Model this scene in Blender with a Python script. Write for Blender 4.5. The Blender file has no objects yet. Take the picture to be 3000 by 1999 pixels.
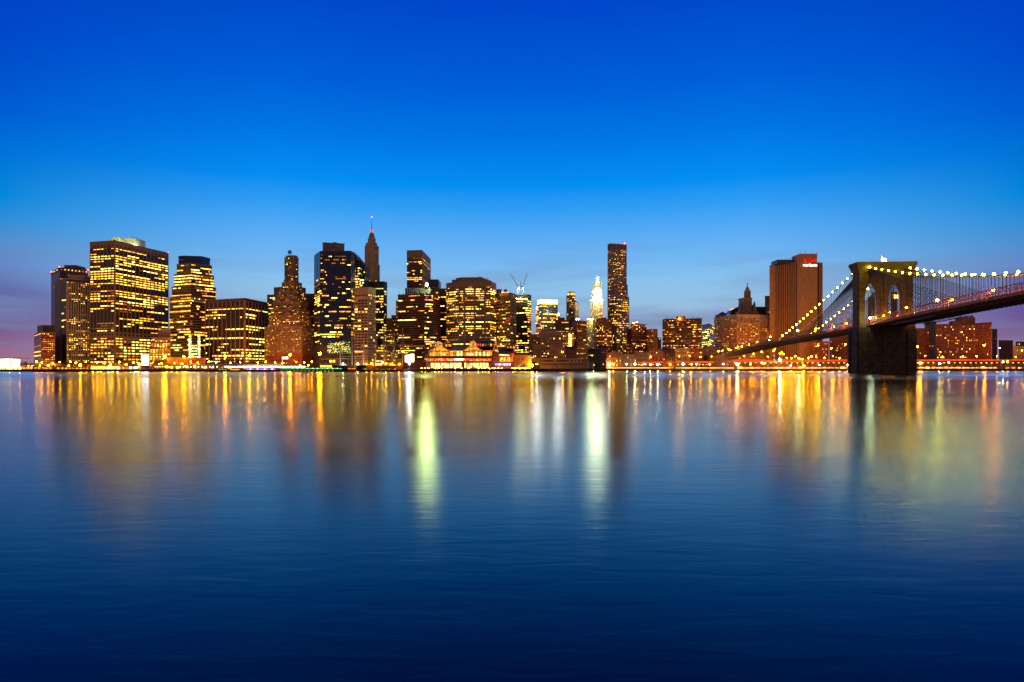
import bpy, bmesh, math, random
from mathutils import Vector, Matrix
R = math.radians
rng = random.Random(11)
sc = bpy.context.scene
COL = sc.collection

# ------------------------------------------------------------------ camera
HORIZON, FPX, CAMH = 1080.0, 2000.0, 3.5        # photo row of the horizon, focal length in photo pixels, eye height
cam_d = bpy.data.cameras.new('camera')
cam = bpy.data.objects.new('camera', cam_d)
COL.objects.link(cam)
cam.location = (0, 0, CAMH)
cam.rotation_euler = (R(90), 0, 0)
cam_d.sensor_width = 36
cam_d.lens = 24
cam_d.shift_y = (HORIZON - 999.5) / 3000
cam_d.clip_start = 0.5
cam_d.clip_end = 60000
sc.camera = cam

def lin(c):
    return tuple(((v/255)/12.92 if v/255 <= .04045 else (((v/255)+.055)/1.055)**2.4) for v in c)

# ------------------------------------------------------------------ dusk sky
world = bpy.data.worlds.new('World')
sc.world = world
world.use_nodes = True
wt = world.node_tree
for n in list(wt.nodes): wt.nodes.remove(n)
def wn(t, **k):
    n = wt.nodes.new(t)
    for a, b in k.items(): setattr(n, a, b)
    return n
def wl(a, b): wt.links.new(a, b)
w_out, w_bg = wn('ShaderNodeOutputWorld'), wn('ShaderNodeBackground')
w_tc, w_sep = wn('ShaderNodeTexCoord'), wn('ShaderNodeSeparateXYZ')
wl(w_tc.outputs['Generated'], w_sep.inputs[0])
def ramp(stops):
    n = wn('ShaderNodeValToRGB')
    cr = n.color_ramp
    cr.interpolation = 'B_SPLINE' if False else 'EASE' if False else 'LINEAR'
    while len(cr.elements) > 1: cr.elements.remove(cr.elements[-1])
    for i, (z, c) in enumerate(stops):
        e = cr.elements[0] if i == 0 else cr.elements.new(z)
        e.position = z
        e.color = (*c, 1)
    wl(w_sep.outputs['Z'], n.inputs[0])
    return n
def zof(py, d): return max(0.0, math.sin(math.atan((HORIZON-py)/d)))
CENTRE = [(1080,(178,158,180)),(1030,(170,160,192)),(985,(164,168,202)),(940,(158,182,214)),(890,(150,192,226)),(830,(138,194,237)),(760,(112,182,243)),(690,(88,171,244)),(620,(50,158,244)),
          (550,(5,143,242)),(410,(0,117,230)),(270,(0,96,217)),(130,(0,82,208)),(0,(0,70,203))]
SIDE = [(1080,(165,115,140)),(1030,(150,106,140)),(980,(126,94,143)),(920,(104,84,150)),(870,(88,85,158)),(830,(98,116,180)),(780,(98,136,200)),(720,(78,142,208)),
        (650,(46,142,214)),(590,(4,136,219)),(480,(0,118,216)),(330,(0,92,210)),(170,(0,76,204)),(0,(0,66,198))]
r_mid = ramp([(zof(p,2000), lin(c)) for p, c in CENTRE] + [(.56, lin((0,40,140))), (.72, lin((0,22,80))), (1, lin((0,13,48)))])
r_side = ramp([(zof(p,2450), lin(c)) for p, c in SIDE] + [(.56, lin((0,40,140))), (.72, lin((0,22,80))), (1, lin((0,13,48)))])
r_east = ramp([(0, (.55,.31,.19)), (.1,(.46,.27,.19)), (.25,(.29,.195,.185)), (.5,(.04,.045,.12)), (1, lin((0,13,48)))])  # low eastern glow raised warm and bright to light the river facades
# azimuth: y is 1 towards the afterglow in the west, -1 in the east behind the viewer
def wmath(op, a, b=None, clamp=False):
    n = wn('ShaderNodeMath', operation=op, use_clamp=clamp)
    for i, v in enumerate((a, b)):
        if v is None: continue
        if isinstance(v, (int, float)): n.inputs[i].default_value = v
        else: wl(v, n.inputs[i])
    return n.outputs[0]
flat = wmath('SQRT', wmath('ADD', wmath('MULTIPLY', w_sep.outputs['X'], w_sep.outputs['X']), wmath('MULTIPLY', w_sep.outputs['Y'], w_sep.outputs['Y'])))
cosaz = wmath('DIVIDE', w_sep.outputs['Y'], wmath('MAXIMUM', flat, .001))
m1 = wmath('DIVIDE', wmath('SUBTRACT', .945, cosaz), .145, True)
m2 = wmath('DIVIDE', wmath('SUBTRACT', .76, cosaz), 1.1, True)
# faint streaks of cirrus low over the city
w_map = wn('ShaderNodeMapping'); w_map.inputs['Scale'].default_value = (2.2, 2.2, 17)
w_map.inputs['Rotation'].default_value = (0, R(-5), 0)
wl(w_tc.outputs['Generated'], w_map.inputs[0])
w_no = wn('ShaderNodeTexNoise'); w_no.inputs['Scale'].default_value = 1.9; w_no.inputs['Detail'].default_value = 5; w_no.inputs['Distortion'].default_value = .4
wl(w_map.outputs[0], w_no.inputs['Vector'])
cl = wmath('MULTIPLY', wmath('SUBTRACT', w_no.outputs['Fac'], .47, False), 5.0, True)
band = wn('ShaderNodeMapRange'); band.inputs['From Min'].default_value = .2; band.inputs['From Max'].default_value = .06
wl(w_sep.outputs['Z'], band.inputs['Value'])
clm = wmath('MULTIPLY', wmath('MULTIPLY', cl, band.outputs[0]), .75, True)
def wmix(f, a, b):
    n = wn('ShaderNodeMix', data_type='RGBA')
    if isinstance(f, (int, float)): n.inputs['Factor'].default_value = f
    else: wl(f, n.inputs['Factor'])
    wl(a, n.inputs['A'])
    if isinstance(b, tuple): n.inputs['B'].default_value = (*b, 1)
    else: wl(b, n.inputs['B'])
    return n.outputs['Result']
sky = wmix(m1, r_mid.outputs[0], r_side.outputs[0])
sky = wmix(clm, sky, lin((118,138,178)))
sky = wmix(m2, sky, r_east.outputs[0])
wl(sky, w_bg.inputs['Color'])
w_bg.inputs['Strength'].default_value = 1.0
wl(w_bg.outputs[0], w_out.inputs['Surface'])

sc.render.engine = 'CYCLES'
sc.view_settings.view_transform = 'Standard'
sc.view_settings.look = 'None'
sc.view_settings.exposure = 0
sc.view_settings.gamma = 1
sc.view_settings.use_curve_mapping = False
cy = sc.cycles
cy.use_denoising = True
try: cy.denoiser = 'OPENIMAGEDENOISE'
except Exception: pass
cy.denoising_input_passes = 'RGB_ALBEDO_NORMAL'
cy.max_bounces = 4; cy.diffuse_bounces = 1; cy.glossy_bounces = 3; cy.transmission_bounces = 2; cy.transparent_max_bounces = 4
cy.sample_clamp_indirect = 12
cy.caustics_reflective = True
cy.use_light_tree = True
cy.use_adaptive_sampling = False
cy.filter_width = 1.5

# ------------------------------------------------------------------ materials
M = {}
def mat(name, col, rough=.8, var=.18, scale=.25, metal=0.0, bump=0.0, spec=.5):
    m = bpy.data.materials.new(name); m.use_nodes = True
    t = m.node_tree; b = t.nodes['Principled BSDF']
    b.inputs['Roughness'].default_value = rough; b.inputs['Metallic'].default_value = metal
    b.inputs['Specular IOR Level'].default_value = spec
    g = t.nodes.new('ShaderNodeNewGeometry')
    no = t.nodes.new('ShaderNodeTexNoise'); no.inputs['Scale'].default_value = scale; no.inputs['Detail'].default_value = 4
    t.links.new(g.outputs['Position'], no.inputs['Vector'])
    cr = t.nodes.new('ShaderNodeValToRGB')
    cr.color_ramp.elements[0].position = .3; cr.color_ramp.elements[1].position = .7
    cr.color_ramp.elements[0].color = (*[c*(1-var) for c in col], 1)
    cr.color_ramp.elements[1].color = (*[min(1, c*(1+var)) for c in col], 1)
    t.links.new(no.outputs['Fac'], cr.inputs[0]); t.links.new(cr.outputs[0], b.inputs['Base Color'])
    if bump:
        bp = t.nodes.new('ShaderNodeBump'); bp.inputs['Strength'].default_value = bump
        t.links.new(no.outputs['Fac'], bp.inputs['Height']); t.links.new(bp.outputs[0], b.inputs['Normal'])
    M[name] = m
    return m
def coursed(name):
    # masonry courses: joints a little darker and set back
    t = M[name].node_tree; b = t.nodes['Principled BSDF']
    g = t.nodes.new('ShaderNodeNewGeometry'); sx = t.nodes.new('ShaderNodeSeparateXYZ'); t.links.new(g.outputs['Position'], sx.inputs[0])
    ad = t.nodes.new('ShaderNodeMath'); t.links.new(sx.outputs['X'], ad.inputs[0]); t.links.new(sx.outputs['Y'], ad.inputs[1])
    cb = t.nodes.new('ShaderNodeCombineXYZ'); t.links.new(ad.outputs[0], cb.inputs[0]); t.links.new(sx.outputs['Z'], cb.inputs[1])
    br = t.nodes.new('ShaderNodeTexBrick'); br.inputs['Scale'].default_value = 1; br.inputs['Brick Width'].default_value = 2.6; br.inputs['Row Height'].default_value = 1.15; br.inputs['Mortar Size'].default_value = .13
    br.inputs['Color1'].default_value = (1,1,1,1); br.inputs['Color2'].default_value = (.5,.5,.5,1); br.inputs['Mortar'].default_value = (.25,.25,.25,1)
    t.links.new(cb.outputs[0], br.inputs['Vector'])
    mx = t.nodes.new('ShaderNodeMix'); mx.data_type = 'RGBA'; mx.blend_type = 'MULTIPLY'; mx.inputs['Factor'].default_value = 1
    src = b.inputs['Base Color'].links[0].from_socket; t.links.new(src, mx.inputs['A']); t.links.new(br.outputs['Color'], mx.inputs['B']); t.links.new(mx.outputs['Result'], b.inputs['Base Color'])
    bp = t.nodes.new('ShaderNodeBump'); bp.inputs['Strength'].default_value = .6; bp.inputs['Distance'].default_value = .1
    t.links.new(br.outputs['Fac'], bp.inputs['Height']); bp.invert = True; t.links.new(bp.outputs[0], b.inputs['Normal'])
def emit(name, col, strength, vary=0.0, scale=.35, light=False):
    m = bpy.data.materials.new(name); m.use_nodes = True
    t = m.node_tree
    for n in list(t.nodes): t.nodes.remove(n)
    o = t.nodes.new('ShaderNodeOutputMaterial'); e = t.nodes.new('ShaderNodeEmission')
    e.inputs['Color'].default_value = (*col, 1); e.inputs['Strength'].default_value = strength
    if vary:
        g = t.nodes.new('ShaderNodeNewGeometry'); no = t.nodes.new('ShaderNodeTexNoise')
        no.inputs['Scale'].default_value = scale; no.inputs['Detail'].default_value = 3
        t.links.new(g.outputs['Position'], no.inputs['Vector'])
        mr = t.nodes.new('ShaderNodeMapRange')
        mr.inputs['From Min'].default_value = .32; mr.inputs['From Max'].default_value = .68
        mr.inputs['To Min'].default_value = strength*(1-vary); mr.inputs['To Max'].default_value = strength*(1+vary)
        t.links.new(no.outputs['Fac'], mr.inputs['Value']); t.links.new(mr.outputs[0], e.inputs['Strength'])
    t.links.new(e.outputs[0], o.inputs['Surface'])
    m.cycles.emission_sampling = 'FRONT' if light else 'NONE'
    M[name] = m
    return m

mat('roof_tar', (.05,.045,.045)); mat('concrete', (.3,.26,.22), bump=.1); mat('pale_concrete', (.48,.38,.32))
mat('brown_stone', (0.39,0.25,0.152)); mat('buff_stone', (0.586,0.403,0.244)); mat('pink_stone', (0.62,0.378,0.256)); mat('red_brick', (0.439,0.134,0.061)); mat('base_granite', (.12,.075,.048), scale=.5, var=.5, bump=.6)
mat('dark_brick', (0.293,0.104,0.0549)); mat('tan_brick', (0.586,0.305,0.14)); mat('olive_brick', (0.39,0.293,0.134)); mat('rust_brick', (0.62,0.323,0.134))
mat('bronze', (0.366,0.195,0.11), rough=.45); mat('dark_steel', (.06,.05,.05), rough=.5); mat('grey_steel', (.22,.2,.19), rough=.5)
mat('steel_skin', (.36,.29,.28), rough=.45, metal=.35); mat('violet_grey', (0.22,0.152,0.146)); mat('slate_blue', (.05,.06,.13), rough=.4)
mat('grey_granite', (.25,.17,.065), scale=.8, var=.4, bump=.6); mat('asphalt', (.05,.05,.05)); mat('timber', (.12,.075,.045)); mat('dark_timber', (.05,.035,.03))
mat('white_paint', (.75,.72,.68)); mat('cream_paint', (.62,.52,.34)); mat('red_paint', (.42,.06,.03)); mat('navy_paint', (.02,.025,.07)); mat('black_paint', (.015,.015,.018), rough=.4)
mat('copper_green', (.18,.34,.22)); mat('terracotta', (.62,.56,.44)); mat('bark', (.07,.05,.035)); mat('leaf', (.055,.07,.03), scale=.6, var=.4)
mat('blue_roof', (.045,.038,.14), rough=.35); mat('rope', (.1,.065,.045)); mat('spar', (.42,.34,.24)); mat('sail_cloth', (.7,.7,.66)); mat('soil', (.07,.055,.045))
mat('deck_steel', (.38,.16,.075), rough=.6); mat('panel_blue', (.16,.34,.6), rough=.25)
mat('glass_dark', (.04,.027,.022), rough=.12, var=.4, spec=.35); mat('glass_blue', (.015,.03,.075), rough=.08, var=.25, spec=1.0); mat('glass_navy', (.014,.034,.13), rough=.12, var=.3, spec=.25)
mat('glass_brown', (.05,.028,.02), rough=.15, var=.3); mat('glass_grey', (.07,.075,.1), rough=.12, spec=.8)
coursed('grey_granite'); coursed('base_granite')
emit('lit_yellow', (1,.44,.028), 3.9, .8); emit('lit_gold', (1,.3,.014), 2.8, .8); emit('lit_white', (1,.62,.1), 6.0, .65)
emit('lit_amber', (1,.27,.015), .8, .7); emit('lit_dim', (1,.4,.05), .28, .8); emit('lit_green', (.8,.8,.13), 2.6, .65); emit('lit_cool', (.75,.95,.85), 2.4, .5); emit('lit_red', (1,.06,.02), 1.6, .5)
emit('lamp_sodium', (1,.26,.0012), 400, light=True); emit('lamp_traffic_glow', (1,.2,.001), 1100, light=True); emit('lamp_amber', (1,.38,.003), 260, light=True); emit('lamp_white', (1,.8,.4), 130, light=True); emit('lamp_cool', (.85,1,.5), 170, light=True)
emit('lamp_cable', (1,.82,.022), 75, light=True); emit('lamp_pier', (1,.5,.01), 90, light=True); emit('lamp_flood', (.85,1,.28), 1200, light=True); emit('lamp_flood_white', (1,.93,.72), 950, light=True)
emit('lamp_small_red', (1,.05,.02), 40); emit('bulb_rose', (1,.22,.06), 3.2); emit('bulb_gold', (1,.6,.15), 7); emit('bulb_green', (.2,.7,.1), 1.6); emit('bulb_violet', (.45,.08,1), 9); emit('bulb_blue', (.12,.2,1), 9); emit('bulb_leaf', (.55,.75,.12), 3)
emit('shop_glow', (1,.66,.18), 2.6, .7, .25); emit('gallery_glow', (1,.36,.03), 1.1, .9, .3); emit('bar_glow', (1,.34,.06), 1.1, .95, .5); emit('screen_white', (1,.93,.97), 7, light=True); emit('screen_warm', (1,.85,.5), 5, light=True)
emit('screen_green', (.75,1,.85), 4, .4); emit('screen_magenta', (.75,.03,.16), .7); emit('hall_glow', (.93,1,.7), 2.2, .5, .12, light=True); emit('crown_glow', (.78,1,.62), 1.8, .45, .2); emit('strip_white', (1,.93,.82), 22, light=True)
emit('strip_green', (.05,1,.35), 2.5); emit('strip_gold', (1,.5,.07), 7, .5, .06); emit('strip_red', (1,.03,.012), 3.2, .5, .03); emit('sign_white', (1,.93,.86), 2.6); emit('sign_glow', (1,.05,.015), .42); emit('sign_red', (1,.05,.015), 1.6); emit('arcade_glow', (1,.42,.05), 2.2, .9, .22)

# ------------------------------------------------------------------ object helpers
def wx(px, Y): return (px-1500)/FPX*Y
def wz(py, Y): return CAMH + (HORIZON-py)/FPX*Y
def tag(o, label, cat, group=None):
    o['label'] = label; o['category'] = cat
    if group: o['group'] = group
    return o
def thing(name, label, cat, loc, rz=0, group=None):
    o = bpy.data.objects.new(name, None); COL.objects.link(o)
    o.empty_display_size = 1
    o.location = loc; o.rotation_euler = (0, 0, rz)
    return tag(o, label, cat, group)
def mesh_obj(name, verts, faces, mats, parent=None, idx=None, loc=(0,0,0), rz=0):
    me = bpy.data.meshes.new(name)
    me.from_pydata([tuple(v) for v in verts], [], faces)
    for m in (mats if isinstance(mats, (list, tuple)) else [mats]): me.materials.append(M[m] if isinstance(m, str) else m)
    if idx: me.polygons.foreach_set('material_index', idx)
    me.update()
    o = bpy.data.objects.new(name, me); COL.objects.link(o)
    o.location = loc; o.rotation_euler = (0, 0, rz)
    if parent: o.parent = parent
    return o
CUBE_V = [(-.5,-.5,-.5),(.5,-.5,-.5),(.5,.5,-.5),(-.5,.5,-.5),(-.5,-.5,.5),(.5,-.5,.5),(.5,.5,.5),(-.5,.5,.5)]
CUBE_F = [(0,1,5,4),(1,2,6,5),(2,3,7,6),(3,0,4,7),(4,5,6,7),(3,2,1,0)]
_cubes, _balls = {}, {}
def cube_mesh(m):
    if m not in _cubes:
        me = bpy.data.meshes.new('block_'+m); me.from_pydata(CUBE_V, [], CUBE_F); me.materials.append(M[m]); _cubes[m] = me
    return _cubes[m]
def ball_mesh(m):
    if m not in _balls:
        bm = bmesh.new(); bmesh.ops.create_icosphere(bm, subdivisions=2, radius=1)
        me = bpy.data.meshes.new('globe_'+m); bm.to_mesh(me); bm.free(); me.materials.append(M[m]); _balls[m] = me
    return _balls[m]
def box(name, c, s, m, parent=None, rz=0):
    o = bpy.data.objects.new(name, cube_mesh(m)); COL.objects.link(o)
    o.location = c; o.scale = s; o.rotation_euler = (0, 0, rz)
    if parent: o.parent = parent
    return o
def ball(name, c, r, m, parent=None):
    o = bpy.data.objects.new(name, ball_mesh(m)); COL.objects.link(o)
    o.location = c; o.scale = (r, r, r)
    if parent: o.parent = parent
    return o
def bar(name, a, b, w, m, parent=None, w2=None):
    a, b = Vector(a), Vector(b); d = b-a
    o = bpy.data.objects.new(name, cube_mesh(m)); COL.objects.link(o)
    o.location = (a+b)/2
    o.rotation_mode = 'QUATERNION'
    o.rotation_quaternion = d.to_track_quat('Z', 'Y')
    o.scale = (w, w2 or w, d.length)
    if parent: o.parent = parent
    return o
class MB:
    """collects several shapes of one part into one mesh"""
    def __init__(s): s.v, s.f, s.i, s.m = [], [], [], []
    def mi(s, m):
        if m not in s.m: s.m.append(m)
        return s.m.index(m)
    def add(s, verts, faces, m):
        k = len(s.v); j = s.mi(m)
        s.v += [tuple(v) for v in verts]
        s.f += [tuple(q+k for q in f) for f in faces]; s.i += [j]*len(faces)
    def box(s, c, d, m, rz=0, faces=None):
        ca, sa = math.cos(rz), math.sin(rz); vs = []
        for x, y, z in CUBE_V:
            x, y, z = x*d[0], y*d[1], z*d[2]
            vs.append((c[0]+x*ca-y*sa, c[1]+x*sa+y*ca, c[2]+z))
        s.add(vs, faces or CUBE_F, m)
    def bar(s, a, b, w, m, w2=None):
        a, b = Vector(a), Vector(b); d = b-a
        q = d.to_track_quat('Z', 'Y'); c = (a+b)/2
        s.add([c + q @ Vector((x*w, y*(w2 or w), z*d.length)) for x, y, z in CUBE_V], CUBE_F, m)
    def prism(s, poly, z0, z1, m, top=None, scale=1.0):
        n = len(poly); cx = sum(p[0] for p in poly)/n; cyy = sum(p[1] for p in poly)/n
        vs = [(p[0],p[1],z0) for p in poly] + [(cx+(p[0]-cx)*scale, cyy+(p[1]-cyy)*scale, z1) for p in poly]
        s.add(vs, [(i,(i+1)%n,n+(i+1)%n,n+i) for i in range(n)] + [tuple(range(n-1,-1,-1))], m)
        s.add(vs, [tuple(range(n,2*n))], top or m)
    def tube(s, c, r0, r1, z0, z1, m, n=12):
        s.prism([(c[0]+r0*math.cos(2*math.pi*k/n), c[1]+r0*math.sin(2*math.pi*k/n)) for k in range(n)], z0, z1, m, scale=(r1/r0))
    def done(s, name, parent=None, kind=None, **k):
        if not s.f: return None
        o = mesh_obj(name, s.v, s.f, s.m, parent, s.i, **k)
        if kind: o['kind'] = kind
        return o

# ------------------------------------------------------------------ buildings
LAND = 2.6
class Bld:
    def __init__(s, name, label, x, y, cat='building', group=None):
        s.o = (x, y); s.e = thing(name, label, cat, (x, y, LAND), 0, group); s.e['category'] = cat
        s.cells = []           # lit window candidates
        s.r = random.Random(hash(label) % 99991 if False else sum(ord(c)*(i+3) for i, c in enumerate(label)))
    def loc(s, p, z=None): return (p[0]-s.o[0], p[1]-s.o[1], (z if z is not None else p[2])-LAND)
    def block(s, poly, z0, z1, m, name='wall', top='roof_tar', cornice=None, ch=1.4, ce=.8, scale=1.0):
        b = MB(); b.prism([s.loc((*p, 0))[:2] for p in poly], z0-LAND, z1-LAND, m, top, scale)
        if cornice:        # the sides turned away from the river are plain wall
            n = len(poly); j = b.mi(cornice)
            for k in range(n-3 if n > 4 else n-2, n): b.i[k] = j
            if n == 4 and abs(poly[0][1]-poly[1][1]) < .01: b.i[1] = j
        o = b.done(name, s.e)
        if cornice:
            c = MB(); n = len(poly); cx = sum(p[0] for p in poly)/n; cyy = sum(p[1] for p in poly)/n
            w = max(math.hypot(p[0]-cx, p[1]-cyy) for p in poly); k = 1+ce/w
            c.prism([s.loc((cx+(p[0]-cx)*k, cyy+(p[1]-cyy)*k, 0))[:2] for p in poly], z1-LAND-.02, z1-LAND+ch, cornice, 'roof_tar')
            c.done('parapet', s.e)
        return o
    def facade(s, p0, p1, z0, z1, nb, nf, pm=None, sm=None, pw=.35, sh=.45, p=.4, run=.6, pal='office', floors=None, win=(.96,.94), pp=.55, sp=.4, every=1):
        """p0 to p1 left to right seen from outside; pw and sh are the wall shares of a bay and of a storey"""
        p0, p1 = Vector(p0[:2]), Vector(p1[:2]); d = p1-p0; L = d.length; d.normalize(); n = Vector((d.y, -d.x))
        rz = math.atan2(d.y, d.x); bw, fh = L/nb, (z1-z0)/nf
        if pm:
            w = bw*pw
            for i in range(0, nb+1, every):
                t = min(max(i*bw, w/2), L-w/2); c = p0 + d*t + n*(pp/2-.05)
                box('pier', s.loc((c.x, c.y), (z0+z1)/2), (w, pp+.1, z1-z0-.02), pm, s.e, rz)
        if sm:
            h = fh*sh
            for j in range(nf+1):
                z = min(max(z0+j*fh, z0+h/2), z1-h/2); c = p0 + d*(L/2) + n*(sp/2-.05)
                box('spandrel', s.loc((c.x, c.y), z), (L-.06, sp+.1, h), sm, s.e, rz)
        ww = bw*(1-(pw if pm else 0))*win[0]; hh = fh*(1-(sh if sm else 0))*win[1]*.72
        pals = {'office': ('lit_yellow',)*5+('lit_gold',)*5+('lit_white',)*3+('lit_dim',)*4+('lit_amber',)*2+('lit_green',),
                'bright': ('lit_yellow',)*6+('lit_white',)*4+('lit_gold',)*4+('lit_dim',)*3+('lit_amber',)+('lit_green',),
                'green': ('lit_green',)*4+('lit_white',)*3+('lit_yellow',)*4+('lit_cool',)+('lit_dim',)*2,
                'home': ('lit_yellow',)*4+('lit_gold',)*4+('lit_amber',)*4+('lit_white',)*3+('lit_dim',)*5+('lit_red',),
                'dim': ('lit_gold',)*3+('lit_dim',)*5+('lit_amber',)*3+('lit_yellow',)*2}[pal]
        r = s.r
        for j in range(nf):
            pj = p*r.choice((.25,.7,1,1.25,1.7)) if floors is None else floors(j)
            pj = min(.96, pj*.95); on = r.random() < pj; tone = r.choice(pals)
            for i in range(nb):
                if r.random() > run:
                    on = r.random() < pj
                    if r.random() < .6: tone = r.choice(pals)
                if not on: continue
                m = tone if r.random() < .8 else r.choice(pals)
                c = p0 + d*((i+.5)*bw) + n*.06
                w2 = ww*(1 if r.random() < .8 else r.uniform(.5,.9)); h2 = hh*(1 if r.random() < .75 else r.uniform(.55,.85))
                s.cells.append((ww*hh/(p0.y*p0.y), ww*FPX/p0.y, s.loc((c.x, c.y), z0+(j+.5)*fh + (hh-h2)*.4), (w2, .12, h2), m, rz))
    def finish(s, limit=300):
        # windows wide enough to be told apart are parts, the largest first; what is past the limit joins one mesh
        s.cells.sort(key=lambda c: -c[0])
        big = [c for c in s.cells if c[1] >= 4.5][:limit]
        ids = set(map(id, big)); rest = [c for c in s.cells if id(c) not in ids]
        for c in big: box('window', c[2], c[3], c[4], s.e, c[5])
        if rest:
            b = MB()
            for c in rest: b.box(c[2], c[3], c[4], c[5], CUBE_F[:5])
            b.done('lit_windows', s.e, 'stuff')
def plan(tops, Yref, iref=0, depth=None):
    """visible roof corners (photo pixels, left to right) of one level roof -> ground plan and roof height"""
    if len(tops) == 2: tops = [(px, tops[iref][1]) for px, py in tops]
    H = wz(tops[iref][1], Yref); pts = []
    for px, py in tops:
        Y = Yref if py == tops[iref][1] else (H-CAMH)*FPX/(HORIZON-py)
        pts.append((wx(px, Y), Y))
    if len(pts) == 3 and depth is None:
        back = [(pts[0][0]+pts[2][0]-pts[1][0], pts[0][1]+pts[2][1]-pts[1][1])]
    else:
        a, b = Vector(pts[0]), Vector(pts[-1]); d = (b-a).normalized(); n = Vector((-d.y, d.x)); D = depth or 30
        side = a if (a.x+b.x) > 0 else b          # blocks follow the street grid, which runs nearly along the line of sight here
        v = Vector((side.x, side.y)).normalized()
        if v.dot(n) > .5: n = v
        back = [tuple(b+n*D), tuple(a+n*D)]
    return pts, pts+back, H

# ------------------------------------------------------------------ ground and water
def build_setting():
    # water: long-exposure river, dark body colour, fine ripples that stay on the surface
    m = bpy.data.materials.new('river'); m.use_nodes = True; t = m.node_tree
    for n in list(t.nodes): t.nodes.remove(n)
    out = t.nodes.new('ShaderNodeOutputMaterial'); mx = t.nodes.new('ShaderNodeMixShader'); fr = t.nodes.new('ShaderNodeFresnel'); fr.inputs['IOR'].default_value = 1.24
    body = t.nodes.new('ShaderNodeBsdfDiffuse'); body.inputs['Color'].default_value = (.0008,.004,.008,1)
    b = t.nodes.new('ShaderNodeBsdfGlossy'); b.distribution = 'BECKMANN'      # wave slopes are close to normally distributed
    b.inputs['Color'].default_value = (.82,.94,1,1)
    t.links.new(fr.outputs[0], mx.inputs[0]); t.links.new(body.outputs[0], mx.inputs[1]); t.links.new(b.outputs[0], mx.inputs[2]); t.links.new(mx.outputs[0], out.inputs['Surface'])
    # slopes are steeper along the river than across it, so streaks spread sideways
    tg = t.nodes.new('ShaderNodeCombineXYZ'); tg.inputs[1].default_value = 1; t.links.new(tg.outputs[0], b.inputs['Tangent']); b.inputs['Anisotropy'].default_value = .22
    g = t.nodes.new('ShaderNodeNewGeometry')
    def noise(sx, sy, scale, detail, dist=0.0):
        mp = t.nodes.new('ShaderNodeMapping'); mp.inputs['Scale'].default_value = (sx, sy, 1); mp.inputs['Rotation'].default_value = (0,0,R(9))
        t.links.new(g.outputs['Position'], mp.inputs[0])
        n = t.nodes.new('ShaderNodeTexNoise'); n.inputs['Scale'].default_value = scale; n.inputs['Detail'].default_value = detail; n.inputs['Distortion'].default_value = dist
        t.links.new(mp.outputs[0], n.inputs['Vector']); return n.outputs['Fac']
    def mth(op, *a):
        n = t.nodes.new('ShaderNodeMath'); n.operation = op
        for k, v in enumerate(a):
            if isinstance(v, (int, float)): n.inputs[k].default_value = v
            else: t.links.new(v, n.inputs[k])
        return n.outputs[0]
    # wind lanes: ruffled off the far shore, a calm lane in mid river, light ripple near the viewer
    sp = t.nodes.new('ShaderNodeSeparateXYZ'); t.links.new(g.outputs['Position'], sp.inputs[0])
    big = noise(.12, 1, .03, 3, .5)
    yy = mth('MULTIPLY', sp.outputs['Y'], mth('ADD', .6, mth('MULTIPLY', big, .8)))
    lane = t.nodes.new('ShaderNodeFloatCurve'); cv = lane.mapping.curves[0]
    pts = [(0,.185),(.02,.195),(.05,.195),(.1,.185),(.17,.17),(.24,.165),(.32,.23),(.6,.26),(1,.22)]
    cv.points[0].location = pts[0]; cv.points[1].location = pts[-1]
    for q in pts[1:-1]: cv.points.new(*q)
    lane.mapping.update()
    t.links.new(mth('MINIMUM', mth('DIVIDE', yy, 800), 1), lane.inputs['Value'])
    gust = noise(.2, 1, .09, 4, 1.2); t.links.new(mth('MULTIPLY', lane.outputs[0], mth('ADD', .72, mth('MULTIPLY', gust, .56))), b.inputs['Roughness'])
    h1 = noise(.3, 1, 2.2, 4, .6); h2 = noise(.3, 1, .35, 2, .4)
    hh = mth('MULTIPLY_ADD', h2, 1.6, h1)
    bp = t.nodes.new('ShaderNodeBump'); bp.inputs['Strength'].default_value = .5; bp.inputs['Distance'].default_value = .012
    t.links.new(hh, bp.inputs['Height']); t.links.new(bp.outputs[0], b.inputs['Normal']); t.links.new(bp.outputs[0], fr.inputs['Normal'])
    M['river'] = m
    W = 9000
    o = mesh_obj('river', [(-W,-600,0),(W,-600,0),(W,30000,0),(-W,30000,0)], [(0,1,2,3)], 'river'); o['kind'] = 'structure'
    # the island: one slab with a sea wall, shoreline as seen from the pier
    shore = [(-9000,735),(-560,735),(-330,748),(-235,750),(-190,775),(-30,800),(60,830),(110,985),(330,1010),(700,985),(1500,1050),(9000,1500),(9000,29000),(-9000,29000)]
    b = MB(); b.prism(shore, -2, LAND, 'soil', 'asphalt'); o = b.done('ground'); o['kind'] = 'structure'
    b = MB()
    for a, c in zip(shore[:-4], shore[1:-3]):
        d = (Vector(c)-Vector(a)).normalized(); b.bar((a[0],a[1]-.3,1.6), (c[0],c[1]-.3,1.6), 3.0, 'dark_timber', .5)
    o = b.done('sea_wall'); o['kind'] = 'structure'
build_setting()

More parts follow.
